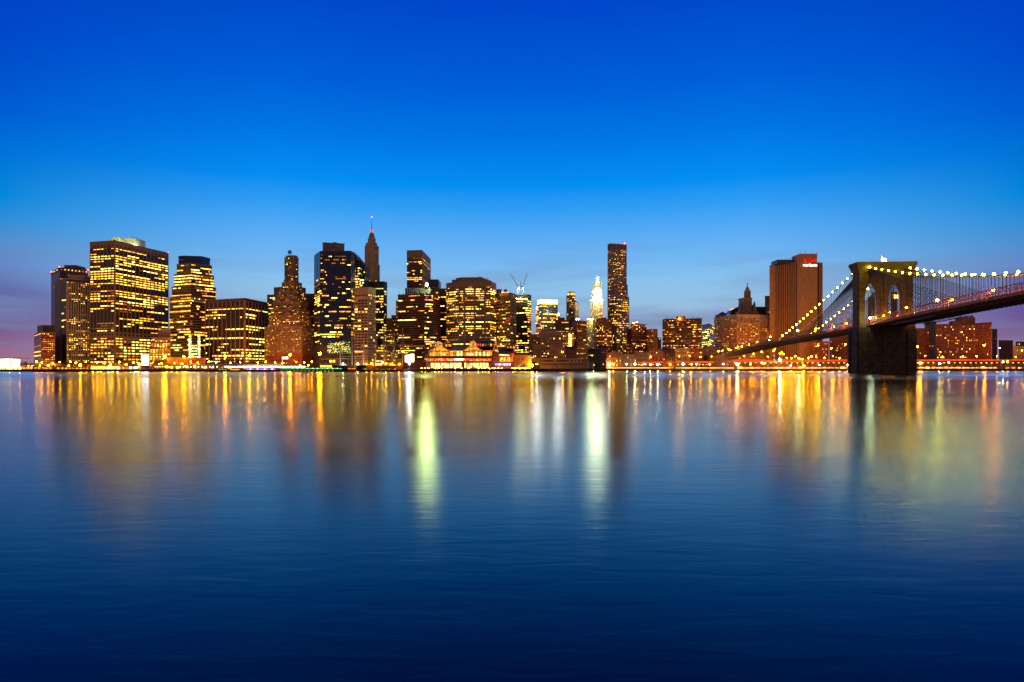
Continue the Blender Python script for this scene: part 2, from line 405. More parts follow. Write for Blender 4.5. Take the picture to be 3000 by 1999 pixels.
def simple(name, label, tops, Y, wall, nbs, nf, pm, sm, iref=0, depth=None, z0=LAND, cornice='same', ch=1.2, core='glass_dark', top_blank=0.0, group=None, finish=True, low=6.0, cat='building', **k):
    """one-volume building; returns (Bld, visible corners, plan, roof height)"""
    vis, poly, H = plan(tops, Y, iref, depth)
    cx = sum(p[0] for p in poly)/len(poly); cyy = sum(p[1] for p in poly)/len(poly)
    b = Bld(name, label, cx, cyy, cat, group)
    b.block(poly, z0, H, core, cornice=(wall if cornice == 'same' else cornice), ch=ch)
    zt = H-top_blank
    for i, nb in enumerate(nbs):
        if not nb: continue
        kk = dict(k); kk.update(nb if isinstance(nb, dict) else {}); n = kk.pop('nb', nb)
        kk.setdefault('pm', pm); kk.setdefault('sm', sm); f = kk.pop('nf', nf)
        b.facade(vis[i], vis[i+1], max(z0, z0+low), zt, n, f, **kk)
        if top_blank: solid(b, vis[i], vis[i+1], zt, H, wall)
        if low: solid(b, vis[i], vis[i+1], z0, z0+low, wall)
    if finish: b.finish()
    return b, vis, poly, H
def solid(b, p0, p1, z0, z1, m, t=.45, name='wall_panel'):
    """a plain panel laid on one side of a building"""
    p0, p1 = Vector(p0[:2]), Vector(p1[:2]); d = p1-p0; L = d.length; d.normalize(); n = Vector((d.y, -d.x))
    c = (p0+p1)/2 + n*(t/2-.05)
    box(name, b.loc((c.x, c.y), (z0+z1)/2), (L+.04, t+.1, z1-z0-.03), m, b.e, math.atan2(d.y, d.x))
def rbox(b, px0, px1, pyt, z0, Y, depth, m, name='penthouse', pyb=None):
    x0, x1 = wx(px0, Y), wx(px1, Y); z1 = wz(pyt, Y); z0 = wz(pyb, Y) if pyb else z0
    box(name, b.loc(((x0+x1)/2, Y+depth/2), (z0+z1)/2), (x1-x0, depth, z1-z0), m, b.e)
def beacon(b, px, py, Y, m='lamp_small_red', r=.7, name='beacon'):
    ball(name, b.loc((wx(px, Y), Y), wz(py, Y)), r, m, b.e)

# ---- left cluster
vis, poly, H = plan([(-30,1052),(30,1050),(59,1052)], 830, 1)
b = Bld('ferry_terminal', 'low white glowing glass ferry terminal at the far left of the shore', poly[1][0], poly[1][1]+20)
b.block(poly, LAND, H, 'hall_glow', name='glass_hall', cornice='concrete', ch=.6)
for p, q, n in ((vis[0],vis[1],9),(vis[1],vis[2],7)):
    b.facade(p, q, LAND, H, n, 3, pm='white_paint', sm='white_paint', pw=.05, sh=.06, p=0, pp=.3, sp=.25)
rbox(b, 36, 57, 1048, H, 835, 18, 'grey_steel', 'roof_plant')

b, vis, poly, H = simple('office_block', 'small brown office block with black penthouse, leftmost of the skyline', [(100,982),(120,974.5),(161,977)], 900, 'brown_stone',
    [dict(nb=1, nf=17, pm=None, sm='pale_concrete', sh=.4, p=.55), dict(nb=7, nf=17, pw=.42, sh=.5, p=.75, pal='home')], 17, 'red_brick', 'red_brick', iref=1, low=4)
vis2, poly2, H2 = plan([(109,955),(125,952.5),(161,954)], 925, 1)
b.block(poly2, H, H2, 'black_paint', name='penthouse')
b, vis, poly, H = simple('office_tower', 'tall dark tower with amber lit cornice behind the striped tower at left', [(150,799),(174,785.5),(258,794)], 1080, 'violet_grey',
    [dict(nb=6, nf=52, pm=None, sh=.35, p=.05, pal='dim'), dict(nb=14, nf=52, pw=.4, sh=.4, p=.16, pal='home')], 52, 'violet_grey', 'violet_grey', iref=1, top_blank=4, low=6)
vv, pp_, Hh = vis, poly, H
for i in range(2):
    p, q = Vector(vis[i]), Vector(vis[i+1]); n = int((q-p).length/5)
    for k in range(n):
        c = p.lerp(q, (k+.5)/n)
        if rng.random() < (.8 if i else .25): box('cornice_light', b.loc((c.x, c.y-.7), H-2), (2.6,.3,1.4), rng.choice(('lit_gold','lit_amber','lit_yellow')), b.e)
rbox(b, 188, 222, 777, H, 1110, 25, 'slate_blue'); rbox(b, 222, 236, 784, H, 1112, 20, 'dark_steel')
for px, py, Y in ((151,797,1118),(174,783,1082),(257,791,1100)): beacon(b, px, py, Y)
vis, poly, H = plan([(162,829),(181,820),(194,818),(263,823)], 950, 2, 40)
b = Bld('office_tower', 'tower with cream vertical stripes and blank brown left side', poly[2][0], poly[2][1]+15)
b.block(poly, LAND, H, 'glass_dark', cornice='pink_stone', ch=1)
solid(b, vis[0], vis[1], LAND, H, 'brown_stone'); b.facade(vis[0], vis[1], LAND+5, H-4, 5, 40, p=.09, pal='dim', win=(.35,.5))
b.facade(vis[1], vis[2], LAND+8, H-6, 2, 12, None, None, p=.3, pal='green', win=(.9,.28))
b.facade(vis[1], vis[2], LAND+8, H-6, 1, 42, None, 'dark_steel', sh=.18, p=0)
b.facade(vis[2], vis[3], LAND+8, H-3, 10, 44, 'cream_paint', None, pw=.5, p=.42, run=.25, pal='office', win=(.8,.5), pp=1.3,
         floors=lambda j: (.85 if j in (1,4,8,22,23) or 6 < j < 18 else (.05 if 24 < j < 28 else .22)))
for j in (3,9,24):
    solid(b, vis[2], vis[3], LAND+8+j*5.1, LAND+8.8+j*5.1, 'cream_paint', .5, 'spandrel')
b.finish()
rbox(b, 200, 245, 806, H, 985, 20, 'pink_stone')

# ---- the broad slab with rows of lit floors
vis, poly, H = plan([(264,711.5),(336,706.5),(493,743)], 940, 1)
b = Bld('office_slab', 'broad brown office slab with rows of yellow lit floors and floodlit rooftop', poly[1][0], poly[1][1]+30)
b.block(poly, LAND, H, 'glass_dark', cornice='brown_stone', ch=1)
zz = [wz(y, 940) for y in (1066, 987, 973, 724, 715, 706.5)]
def slab_floor(j): return (.9,.95,.5,.9,.12,.95,.7,.9,.95,.3,.85,.9,.55,.95)[(j*5+3) % 14] if j > 12 else (.5,.18,.6,.3,.12,.7,.15,.45,.3,.6,.2,.5,.7)[j]
for i, n in ((0,7),(1,14)):
    solid(b, vis[i], vis[i+1], LAND, zz[0], 'brown_stone')
    b.facade(vis[i], vis[i+1], zz[0], zz[1], n, 9, 'brown_stone', 'brown_stone', pw=.2, sh=.42, p=.9, run=.3, floors=lambda j: .93, pal='bright')
    b.facade(vis[i], vis[i+1], zz[1]+.05, zz[2], n, 1, 'brown_stone', 'brown_stone', pw=.42, sh=.3, p=0)
    b.facade(vis[i], vis[i+1], zz[2]+.05, zz[3], n, 34, 'brown_stone', 'dark_steel', pw=.17, sh=.42, run=.72, floors=slab_floor, pal='bright')
    b.facade(vis[i], vis[i+1], zz[3]+.05, zz[4], n, 1, 'brown_stone', 'brown_stone', pw=.42, sh=.22, p=0)
    solid(b, vis[i], vis[i+1], zz[4]+.03, H, 'brown_stone', .6)
b.finish()
rbox(b, 312, 330, 703, H, 975, 30, 'white_paint', 'penthouse'); rbox(b, 329, 352, 695, H, 978, 24, 'white_paint', 'penthouse'); rbox(b, 352, 400, 699, H, 990, 24, 'white_paint', 'penthouse')
vq = [(385,693,1010),(424,705,1030)]
for k in range(9):
    x = wx(386+k*4.6, 1010); zt = wz(693+k*1.6, 1010)
    box('antenna_frame', b.loc((x, 1010), (H+zt)/2), (.35,.35,zt-H), 'white_paint', b.e)
for k in range(4): bar('antenna_rail', b.loc((wx(386,1010),1010), H+2+k*(wz(693,1010)-H-2)/3), b.loc((wx(423,1010),1010), H+2+k*(wz(706,1010)-H-2)/3), .35, 'white_paint', b.e)
for px, Y in ((318,962),(332,966),(346,966),(360,972),(376,974),(394,978),(408,990)): ball('floodlight', b.loc((wx(px, Y), Y), H+1.9), .24, 'lamp_flood', b.e)
beacon(b, 492, 741.5, 1046)

vis, poly, H = plan([(430,1012),(470,1004),(500,1006)], 905, 1, 30)
b = Bld('office_block', 'small stepped block with warm windows between the broad slab and the glass tower', poly[1][0], poly[1][1]+15)
for k, (l, t) in enumerate(((438,1022),(442,1005),(446,990))):
    vs, pl, H2 = plan([(l,t),(500,t)], 905+k*6, 0, 26); zb = LAND if k == 0 else zb2
    b.block(pl, zb, H2, 'glass_brown', cornice='brown_stone', ch=.8); b.facade(vs[0], vs[1], zb, H2, 7, 4 if k else 9, 'tan_brick', 'tan_brick', pw=.3, sh=.5, p=.85, run=.3, pal='bright'); zb2 = H2
vs, pl, H2 = plan([(463,966),(500,966)], 930, 0, 20); b.block(pl, zb2, H2, 'brown_stone', name='roof_plant')
b.finish()

# ---- stepped glass tower
vis, poly, H = plan([(497,874),(558,869),(632,880)], 960, 1, 45)
b = Bld('office_tower', 'stepped brown glass tower narrowing upward to a dark blue cap', poly[1][0], poly[1][1]+20)
tiers = [([(497,874),(558,869),(632,879)],24,.5,(10,14)), ([(504,842),(560,838),(632,845)],4,.35,(9,12)), ([(511,806),(560,802),(626,810)],4,.95,(8,11)), ([(518,776),(561,772),(620,780)],4,.5,(7,10))]
zb = LAND
for k, (tp, nf, p, nbs) in enumerate(tiers):
    vs, pl, H2 = plan(tp, 960+k*4, 1, 42)
    b.block(pl, zb, H2, 'glass_brown', cornice='violet_grey', ch=.9)
    for i in (0,1):
        lo = 14 if k == 0 else 0
        b.facade(vs[i], vs[i+1], zb+lo, H2, nbs[i]*2, nf, None, 'brown_stone' if k < 1 else 'violet_grey', sh=.42, p=p, run=.82, pal='bright' if k > 1 else 'office')
        if k == 0: solid(b, vs[i], vs[i+1], zb, zb+lo, 'brown_stone')
    zb = H2+.9
vs, pl, H2 = plan([(523,752),(539,750),(592,752),(615,758)], 985, 1, 30); b.block(pl, zb, H2, 'glass_navy', name='plant_cap', cornice='slate_blue', ch=.4)
x0, x1 = 555, 566
for (px, w) in ((556.5,7),(583,7)):
    for j in range(9):
        zc = wz(1046-j*7.5, 948); box('atrium_window', b.loc((wx(px, 948), 948.0), zc), (w*.46, .3, 2.4), 'lit_green' if j % 3 else 'screen_green', b.e)
for j in range(5):
    for k in range(3): box('atrium_window', b.loc((wx(563+k*6, 949), 949), wz(1045-j*8, 949)), (2.0,.3,1.7), rng.choice(('lit_green','lit_cool','lit_yellow')), b.e)
b.finish()
simple('brick_block', 'long low orange brick block at the foot of the stepped glass tower', [(490,1051),(601,1049)], 875, 'red_brick', [dict(nb=22, nf=2, pw=.5, sh=.5, p=.1, pal='dim')], 2, 'red_brick', 'red_brick', depth=20, low=4, core='glass_brown')

# ---- dark block with bronze columns
vis, poly, H = plan([(602,881.5),(717,875.5),(784,889)], 915, 1)
b = Bld('office_block', 'wide black office block with tall bronze columns and open top storey', poly[1][0], poly[1][1]+30)
b.block(poly, LAND, H, 'glass_dark', cornice='bronze', ch=1)
zt = wz(899, 915); z0 = wz(1064, 915)
for i, n in ((0,9),(1,7)):
    solid(b, vis[i], vis[i+1], LAND, z0, 'dark_brick')
    fl = lambda j: (.75,.8,.7,.6,.85,.2,.5,.15,.9,.1,.3,.75,.7,.3,.1,.6,.3,.1,.6)[j % 19]
    b.facade(vis[i], vis[i+1], z0, zt, n*3, 19, None, 'black_paint', sh=.42, floors=fl, run=.82, pal='green')
    b.facade(vis[i], vis[i+1], z0-.5, zt+.5, n, 1, 'bronze', None, pw=.13, p=0, pp=1.1)
    b.facade(vis[i], vis[i+1], zt, H-2, n, 1, 'bronze', 'bronze', pw=.2, sh=.06, p=0, pp=1.0, sp=.8)
b.finish()

# ---- stepped masonry tower with a slender shaft behind
b = None
vis, poly, H = plan([(775,960),(884,957),(921,963)], 925, 1)
b = Bld('stepped_tower', 'brown stepped stone ziggurat with tiers of small windows', poly[1][0], poly[1][1]+20)
TI = [([(775,960),(884,957),(921,963)],(17,8),24), ([(789,926),(879,924),(911,928)],(14,6),6), ([(793,909),(877,907),(907,911)],(13,6),3), ([(801,887),(874,885),(901,889)],(12,5),4),
      ([(806,872),(870,870),(898,874)],(10,5),3), ([(813,856),(866,854),(893,858)],(9,4),3), ([(827,830),(862,828),(884,832)],(6,4),5)]
zb = LAND
for k, (tp, nbs, nf) in enumerate(TI):
    vs, pl, H2 = plan(tp, 925+k*5, 1)
    b.block(pl, zb, H2, 'glass_brown', cornice='brown_stone', ch=1.1, ce=.5)
    for i in (0,1):
        lo = 6 if k == 0 else 0
        if lo: solid(b, vs[i], vs[i+1], zb, zb+lo, 'red_brick')
        if k == 0:
            b.facade(vs[i], vs[i+1], zb+lo, zb+lo+16, nbs[i]*2, 4, 'red_brick', 'red_brick', pw=.5, sh=.45, p=.15, run=.1, pal='home')
            b.facade(vs[i], vs[i+1], zb+lo+16, H2, nbs[i]*2, nf-4, 'brown_stone', 'brown_stone', pw=.5, sh=.45, p=.26, run=.1, pal='home')
        else: b.facade(vs[i], vs[i+1], zb, H2, nbs[i]*2, nf, 'brown_stone', 'brown_stone', pw=.48, sh=.42, run=.15, pal='home' if k > 1 else 'bright', floors=lambda j: (.55 if (k, j) in ((1,5),(1,2),(2,1),(4,2)) else .22))
    # projecting dormer bays break the ledge line
    p, q = Vector(vs[0]), Vector(vs[1])
    for f in (.22,.62):
        c = p.lerp(q, f); box('dormer', b.loc((c.x, c.y-.3), H2+1.8), ((q-p).length*.14, 2.2, 4.6), 'brown_stone', b.e)
    zb = H2+1.1
box('sign_board', b.loc((wx(833,905), 908), wz(1049,905)), (7.6,.5,2.8), 'screen_green', b.e)
b.finish()
vis, poly, H = plan([(803,845),(864,841),(895,847)], 1040, 1)
b = Bld('stone_tower', 'slender brown stone tower with lantern top rising behind the ziggurat', poly[1][0], poly[1][1]+15)
b.block(poly, LAND, H, 'dark_brick', cornice='brown_stone')
for i, n in ((0,9),(1,4)): b.facade(vis[i], vis[i+1], LAND+80, H, n, 16, 'brown_stone', 'brown_stone', pw=.5, sh=.45, p=.12, pal='home', run=.1)
zb = H
for tp, nbs, nf in (([(826,830),(864,828),(882,831)],(8,3),4), ([(834,756),(863,754.5),(874,757)],(6,3),20)):
    vs, pl, H2 = plan(tp, 1046, 1); b.block(pl, zb-.5, H2, 'glass_brown', cornice='brown_stone', ch=1)
    for i in (0,1): b.facade(vs[i], vs[i+1], zb, H2, nbs[i], nf, 'brown_stone', 'brown_stone', pw=.52, sh=.4, p=.26, run=.1, pal='home')
    zb = H2+1
vs, pl, H2 = plan([(838,753),(862,752),(871,754)], 1050, 1); b.block(pl, zb, H2+1, 'brown_stone', name='crown', cornice='brown_stone', ch=1)
bb = MB(); c = b.loc((wx(849,1056), 1056), 0)[:2]; z = H2-LAND+2
for a in range(6): bb.bar((c[0]+2.4*math.cos(a), c[1]+2.4*math.sin(a), z), (c[0]+2.4*math.cos(a), c[1]+2.4*math.sin(a), z+4.5), .35, 'dark_steel')
bb.tube(c, 2.9, 2.9, z+3.6, z+7.4, 'panel_blue'); bb.tube(c, 3.0, .3, z+7.4, z+9, 'dark_steel'); bb.done('water_tank', b.e)
b.finish()
simple('glass_block', 'pale bluish block peeking out left of the ziggurat', [(783,866),(807,862)], 1000, 'grey_steel', [dict(nb=6, nf=40, sh=.4, pw=.2, p=.4, pal='green')], 40, 'grey_steel', 'grey_steel', depth=20, core='glass_grey')
simple('office_block', 'dark flat topped block between ziggurat and blue glass tower', [(888,863),(926,864)], 1010, 'dark_brick', [dict(nb=8, nf=40, sh=.4, pw=.3, p=.06, pal='dim')], 40, 'violet_grey', 'violet_grey', depth=25, core='glass_dark')

# ---- blue glass tower
vis, poly, H = plan([(921,749.5),(938,737),(1028,736.5),(1040,745)], 895, 1, 36)
b = Bld('glass_tower', 'dark blue glass tower with cut corners and a dark penthouse on its roof', poly[1][0], poly[1][1]+20)
b.block(poly, LAND, H, 'glass_navy', cornice='slate_blue', ch=.7, ce=.2)
zl = wz(850, 895)
for i, n in ((0,5),(1,32),(2,4)):
    for (za, zb, nf, p, pl) in ((LAND+32, zl, 24, .28, 'office'), (zl, H-1, 22, .13 if i == 1 else .04, 'home')):
        b.facade(vis[i], vis[i+1], za+.02, zb, n, nf, None, 'glass_blue' if i != 1 else 'glass_navy', sh=.3, p=p, run=.72, pal=pl, sp=.12)
    b.facade(vis[i], vis[i+1], LAND+30, H-1, max(2, n//2), 1, 'navy_paint', None, pw=.05, p=0, pp=.3)
vs, pl, H2 = plan([(945,713.5),(951,712),(1009,715.5)], 915, 1); b.block(pl, H, H2, 'violet_grey', name='penthouse', cornice='violet_grey', ch=.8)
rbox(b, 960, 981, 731, H, 906, 6, 'grey_steel', 'roof_plant')
for k in range(3): rbox(b, 975+k*4, 977.5+k*4, 710, H2, 925, 4, 'violet_grey', 'chimney')
solid(b, vis[0], vis[1], LAND, LAND+32, 'navy_paint'); solid(b, vis[1], vis[2], LAND+14, LAND+32, 'navy_paint'); solid(b, vis[2], vis[3], LAND, LAND+32, 'navy_paint')
b.facade(vis[1], vis[2], LAND, LAND+14, 10, 2, 'dark_steel', 'dark_steel', pw=.1, sh=.3, floors=lambda j: .8, pal='bright')
net = MB(); r = random.Random(5)
for k in range(430):
    px = 960+r.random()*68; py = 1000+r.random()*35; f = (px-938)/90
    if py < 1012-8*math.sin((px-960)/16) and r.random() < .75: continue
    p = Vector(vis[1]).lerp(Vector(vis[2]), f); net.box(b.loc((p.x, p.y-1.0), wz(py, 895)), (.42,.2,.42), r.choice(('bulb_green','bulb_leaf','bulb_gold','bulb_leaf')))
net.done('string_lights', b.e, 'stuff')
b.finish()
# sloped glass tower behind
Y = 960; b = Bld('glass_tower', 'glass tower with slanting roof edge behind the blue glass tower', wx(1050,Y), Y+12)
xs = [wx(1020,Y), wx(1036,Y), wx(1069,Y)]; za, zb = wz(738,Y), wz(778,Y)
v = [(xs[0],Y,LAND),(xs[2],Y,LAND),(xs[2],Y,zb),(xs[1],Y,za),(xs[0],Y,za)]; v += [(x, y+28, z) for x, y, z in v]
mesh_obj('wall', [b.loc(p) for p in v], [(0,1,2,3,4),(9,8,7,6,5),(1,6,7,2),(2,7,8,3),(3,8,9,4),(4,9,5,0)], 'glass_blue', b.e)
for k in range(5):
    f = k/4; bar('roof_mullion', b.loc((xs[1]+(xs[2]-xs[1])*f, Y-.3, za+(zb-za)*f)), b.loc((xs[1]+(xs[2]-xs[1])*f, Y-.3, zb-20)), .7, 'slate_blue', b.e)
b.facade((wx(1039,Y),Y), (wx(1055,Y),Y), LAND+60, zb-2, 5, 22, None, 'slate_blue', sh=.35, pal='bright', floors=lambda j: .85, run=.4)
b.facade((wx(1055,Y),Y), (wx(1068,Y),Y), LAND+60, zb-4, 6, 22, None, 'glass_blue', sh=.3, pal='green', p=.4, run=.3)
b.finish()

# ---- spire tower
vis, poly, H = plan([(1064,776),(1093,774),(1112,778)], 1050, 1)
b = Bld('spire_tower', 'slim brown stone tower tapering to a needle spire with a red glowing lantern', poly[1][0], poly[1][1]+15)
zb = LAND
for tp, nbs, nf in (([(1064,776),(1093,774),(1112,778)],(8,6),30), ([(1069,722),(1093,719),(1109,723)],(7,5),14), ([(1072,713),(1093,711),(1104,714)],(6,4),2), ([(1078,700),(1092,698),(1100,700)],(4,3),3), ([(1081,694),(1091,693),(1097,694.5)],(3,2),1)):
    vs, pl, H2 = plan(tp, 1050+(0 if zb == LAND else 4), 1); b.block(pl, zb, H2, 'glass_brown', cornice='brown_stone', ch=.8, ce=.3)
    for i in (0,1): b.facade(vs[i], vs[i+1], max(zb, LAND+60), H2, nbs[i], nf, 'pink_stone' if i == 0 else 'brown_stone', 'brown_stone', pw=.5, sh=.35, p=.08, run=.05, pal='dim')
    zb = H2+.8
c = b.loc((wx(1089,1056), 1056), 0)[:2]; z1 = wz(682,1056)-LAND; z2 = wz(671,1056)-LAND
t = MB(); t.tube(c, 4.6, 2.2, zb-LAND, z1, 'brown_stone', 8); t.done('spire', b.e)
t = MB(); t.tube(c, 1.5, 1.3, z1, z2, 'sign_red', 8); t.tube(c, 1.4, .2, z2, z2+3, 'brown_stone', 8); t.done('lantern', b.e)
t = MB(); t.tube(c, .55, .12, z2, wz(637,1056)-LAND, 'grey_steel', 6); t.done('antenna', b.e)
ball('beacon', (c[0], c[1], wz(636,1056)-LAND), .6, 'lamp_small_red', b.e)
b.finish()

# ---- middle cluster
b, vis, poly, H = simple('office_tower', 'dark tower with black ribbed top band behind the beige grid block', [(1040,828),(1124,827),(1133,830)], 1000, 'dark_steel',
    [dict(nb=20, nf=30, pw=.28, sh=.35, p=.42), dict(nb=4, nf=30, pw=.28, sh=.35, p=.5)], 30, 'dark_steel', 'dark_steel', iref=1, top_blank=7.5, pal='green', run=.7)
for i, n in ((0,26),(1,5)): b.facade(vis[i], vis[i+1], H-7.4, H-.2, n, 1, 'black_paint', None, pw=.4, p=0, pp=.9)
b, vis, poly, H = simple('office_block', 'beige concrete grid block with pale top right of the blue glass tower', [(1039,846),(1078,844),(1100,848)], 875, 'pink_stone',
    [dict(nb=4, nf=24, pw=.12, sh=.36, p=.3, run=.5), dict(nb=6, nf=24, pw=.22, sh=.36, p=.22, run=.3)], 24, 'pink_stone', 'pink_stone', iref=1, top_blank=7, low=10, core='glass_brown')
simple('brick_block', 'old narrow brick block with yellow windows in the gap right of the dark ribbed tower', [(1132,935),(1150,934)], 985, 'olive_brick', [dict(nb=5, nf=22, pw=.45, sh=.45, p=.4, run=.1, pal='home')], 22, 'olive_brick', 'olive_brick', depth=20, core='glass_brown')
b, vis, poly, H = simple('brick_block', 'old buff brick block beside the dark red tower, taller of two', [(1147,926),(1168,925)], 1005, 'olive_brick', [dict(nb=6, nf=26, pw=.45, sh=.45, p=.4, run=.1, pal='home')], 26, 'olive_brick', 'olive_brick', depth=20, core='glass_brown')
simple('office_block', 'thin yellowish sliver of a building left of the dark red tower', [(1160,884),(1170,884)], 1010, 'olive_brick', [dict(nb=3, nf=30, pw=.4, sh=.4, p=.5, run=.1, pal='dim')], 30, 'olive_brick', 'olive_brick', depth=14, core='glass_brown')
b, vis, poly, H = simple('office_tower', 'tall office block with unlit brown top rising behind the dark red tower', [(1192,736),(1236,735),(1261,760)], 1120, 'brown_stone',
    [dict(nb=12, nf=22, pm=None, sh=.4), dict(nb=14, nf=22, pw=.4, sh=.3)], 22, 'brown_stone', 'violet_grey', iref=1, top_blank=11, low=120,
    floors=lambda j: (.9 if j in (21,19) else .75 if j in (3,9,1) else .25), run=.75, pal='bright')
b, vis, poly, H = simple('office_tower', 'broad dark red banded tower with a bluish angled corner', [(1166,866),(1244,862),(1268,864),(1291,869)], 930, 'red_brick',
    [dict(nb=22, nf=30, pm=None, p=.2), dict(nb=6, nf=30, pm=None, sm='slate_blue', p=.42), dict(nb=7, nf=30, pm=None, p=.12)], 30, None, 'dark_brick', iref=1, depth=45, sh=.45, run=.75, low=12, finish=False)
vs, pl, H2 = plan([(1187,846),(1262,844.5),(1273,846.5)], 945, 1); b.block(pl, H+1.2, H2, 'slate_blue', name='setback', cornice='dark_steel', ch=.6)
b.facade(vs[0], vs[1], H+1.2, H2, 12, 1, 'dark_steel', None, pw=.2, p=0)
for px in (1169, 1181, 1277): rbox(b, px, px+.8, 855, H, 940, .4, 'dark_steel', 'mast')
ball('floodlight', b.loc((wx(1250, 938), 938), H2+4.2), 1.5, 'lamp_flood', b.e); q = b.loc((wx(1250, 938), 938), H2+4.2); box('flood_shield', (q[0]+1.9,q[1]+.3,q[2]), (.3,4.2,3.8), 'dark_steel', b.e); box('flood_shield', (q[0],q[1]+2.2,q[2]), (3.6,.3,3.8), 'dark_steel', b.e); bar('floodlight_pole', b.loc((wx(1250,938),938), H2), b.loc((wx(1250,938),938), H2+3), .4, 'dark_steel', b.e)  # plates beside the lamp are added to keep its light off the next block
b.finish()
simple('office_block', 'dark green topped block just right of the bright rooftop floodlight', [(1256,821.5),(1284,821.5),(1291,831)], 1020, 'dark_steel', [dict(nb=8, nf=34, p=.2), dict(nb=4, nf=34, p=.2)], 34, 'olive_brick', 'olive_brick', iref=1, pw=.3, sh=.4, top_blank=10, pal='home')
simple('office_block', 'dark narrow block wedged left of the big brown block', [(1286,848),(1311,846)], 1000, 'violet_grey', [dict(nb=8, nf=34, p=.3)], 34, None, 'violet_grey', depth=25, sh=.45, run=.8)

# ---- big brown block with notched top
vis, poly, H = plan([(1308,832),(1345,828),(1437,827),(1453,833)], 940, 2, 45)
b = Bld('office_block', 'big brown block with notched stepped roofline behind the shopping pier', poly[1][0]+20, poly[1][1]+20)
b.block(poly, LAND, H, 'glass_brown', cornice='brown_stone', ch=1)
fl = lambda j: (.5,.3,.55,.12,.6,.7,.35,.75,.3,.65,.8,.2,.6,.4,.75,.8,.25,.6,.35,.75,.85,.9,.3,.6,.5,.3,.65,.8,.4,.75,.95,.97,.6,.3)[j % 34]
for i, n in ((0,8),(1,24),(2,4)):
    solid(b, vis[i], vis[i+1], LAND, LAND+12, 'brown_stone')
    b.facade(vis[i], vis[i+1], LAND+12, H-5, n, 34, 'brown_stone' if i < 2 else None, 'brown_stone', pw=.3, sh=.48, floors=fl, run=.8, pal='bright', every=1)
    solid(b, vis[i], vis[i+1], H-5, H, 'brown_stone', .6)
for f in (.17,.5,.83):
    p = Vector(vis[1]).lerp(Vector(vis[2]), f); box('bay', b.loc((p.x, p.y-.5), (LAND+12+H)/2), (2.4,2.0,H-LAND-12), 'brown_stone', b.e)
zb = H+1
for tp in ([(1324,822),(1352,820),(1424,820),(1440,825)], [(1336,817),(1352,814.5),(1411,814),(1426,821)]):
    vs, pl, H2 = plan(tp, 955, 2, 30); b.block(pl, zb, H2, 'brown_stone', name='setback', cornice='brown_stone', ch=.7); zb = H2+.7
for px, py, w in ((1403,811,8),(1424,816,9)):
    for k in range(3): rbox(b, px+k*3, px+k*3+.9, py, zb-4, 965, .5, 'dark_steel', 'roof_frame')
    rbox(b, px, px+7, py, 0, 965, .5, 'dark_steel', 'roof_frame', pyb=py+1)
b.finish()

# ---- olive apartment tower, tower under construction, glass towers behind
b, vis, poly, H = simple('apartment_tower', 'olive yellow apartment tower with water tank on its roof', [(1453,863),(1495,860),(1512,865)], 955, 'olive_brick',
    [dict(nb=10, nf=38, p=.42, pw=.2), dict(nb=5, nf=38, p=.25, pw=.35)], 38, 'olive_brick', 'olive_brick', iref=1, sh=.42, run=.35, pal='home', low=8, core='glass_brown', finish=False)
for f in range(9): ball('roof_light', b.loc((wx(1470+f*2.4, 960), 957), H+1.6), .32, 'lamp_small_red' if f % 3 == 0 else 'bulb_gold', b.e)
t = MB(); c = b.loc((wx(1481,965), 965), 0)[:2]; t.tube(c, 2.6, 2.6, H-LAND+1, wz(851,965)-LAND, 'dark_brick', 10); t.tube(c, 2.9, .2, wz(851,965)-LAND, wz(846.5,965)-LAND, 'dark_steel', 10); t.done('water_tank', b.e)
b.finish()
simple('office_block', 'dark narrow block peeking out right of the big brown block', [(1448,850),(1469,849)], 1010, 'violet_grey', [dict(nb=6, nf=30, p=.05)], 30, 'violet_grey', 'violet_grey', depth=20, pw=.4, sh=.4)
b, vis, poly, H = simple('unfinished_tower', 'dark unfinished tower with work lights under its top and two cranes above', [(1511,868),(1546,865),(1556,868)], 1000, 'dark_steel',
    [dict(nb=10, nf=30), dict(nb=2, nf=30, floors=lambda j: .9)], 30, None, 'dark_steel', iref=1, sh=.5, run=.7, pal='bright', floors=lambda j: (.85 if j in (22,16,9,8,5,27) else .22), core='glass_dark', finish=False)
for k in range(6): ball('work_light', b.loc((wx(1514+k*6, 998), 997.5), wz(875.5+ .3*k, 998)), .55, 'lamp_cool' if k < 3 else 'lamp_cable', b.e)
for k in range(14): rbox(b, 1512+k*3.1, 1512.6+k*3.1, 862, H, 1002, .4, 'dark_steel', 'column_stub')
b.finish()
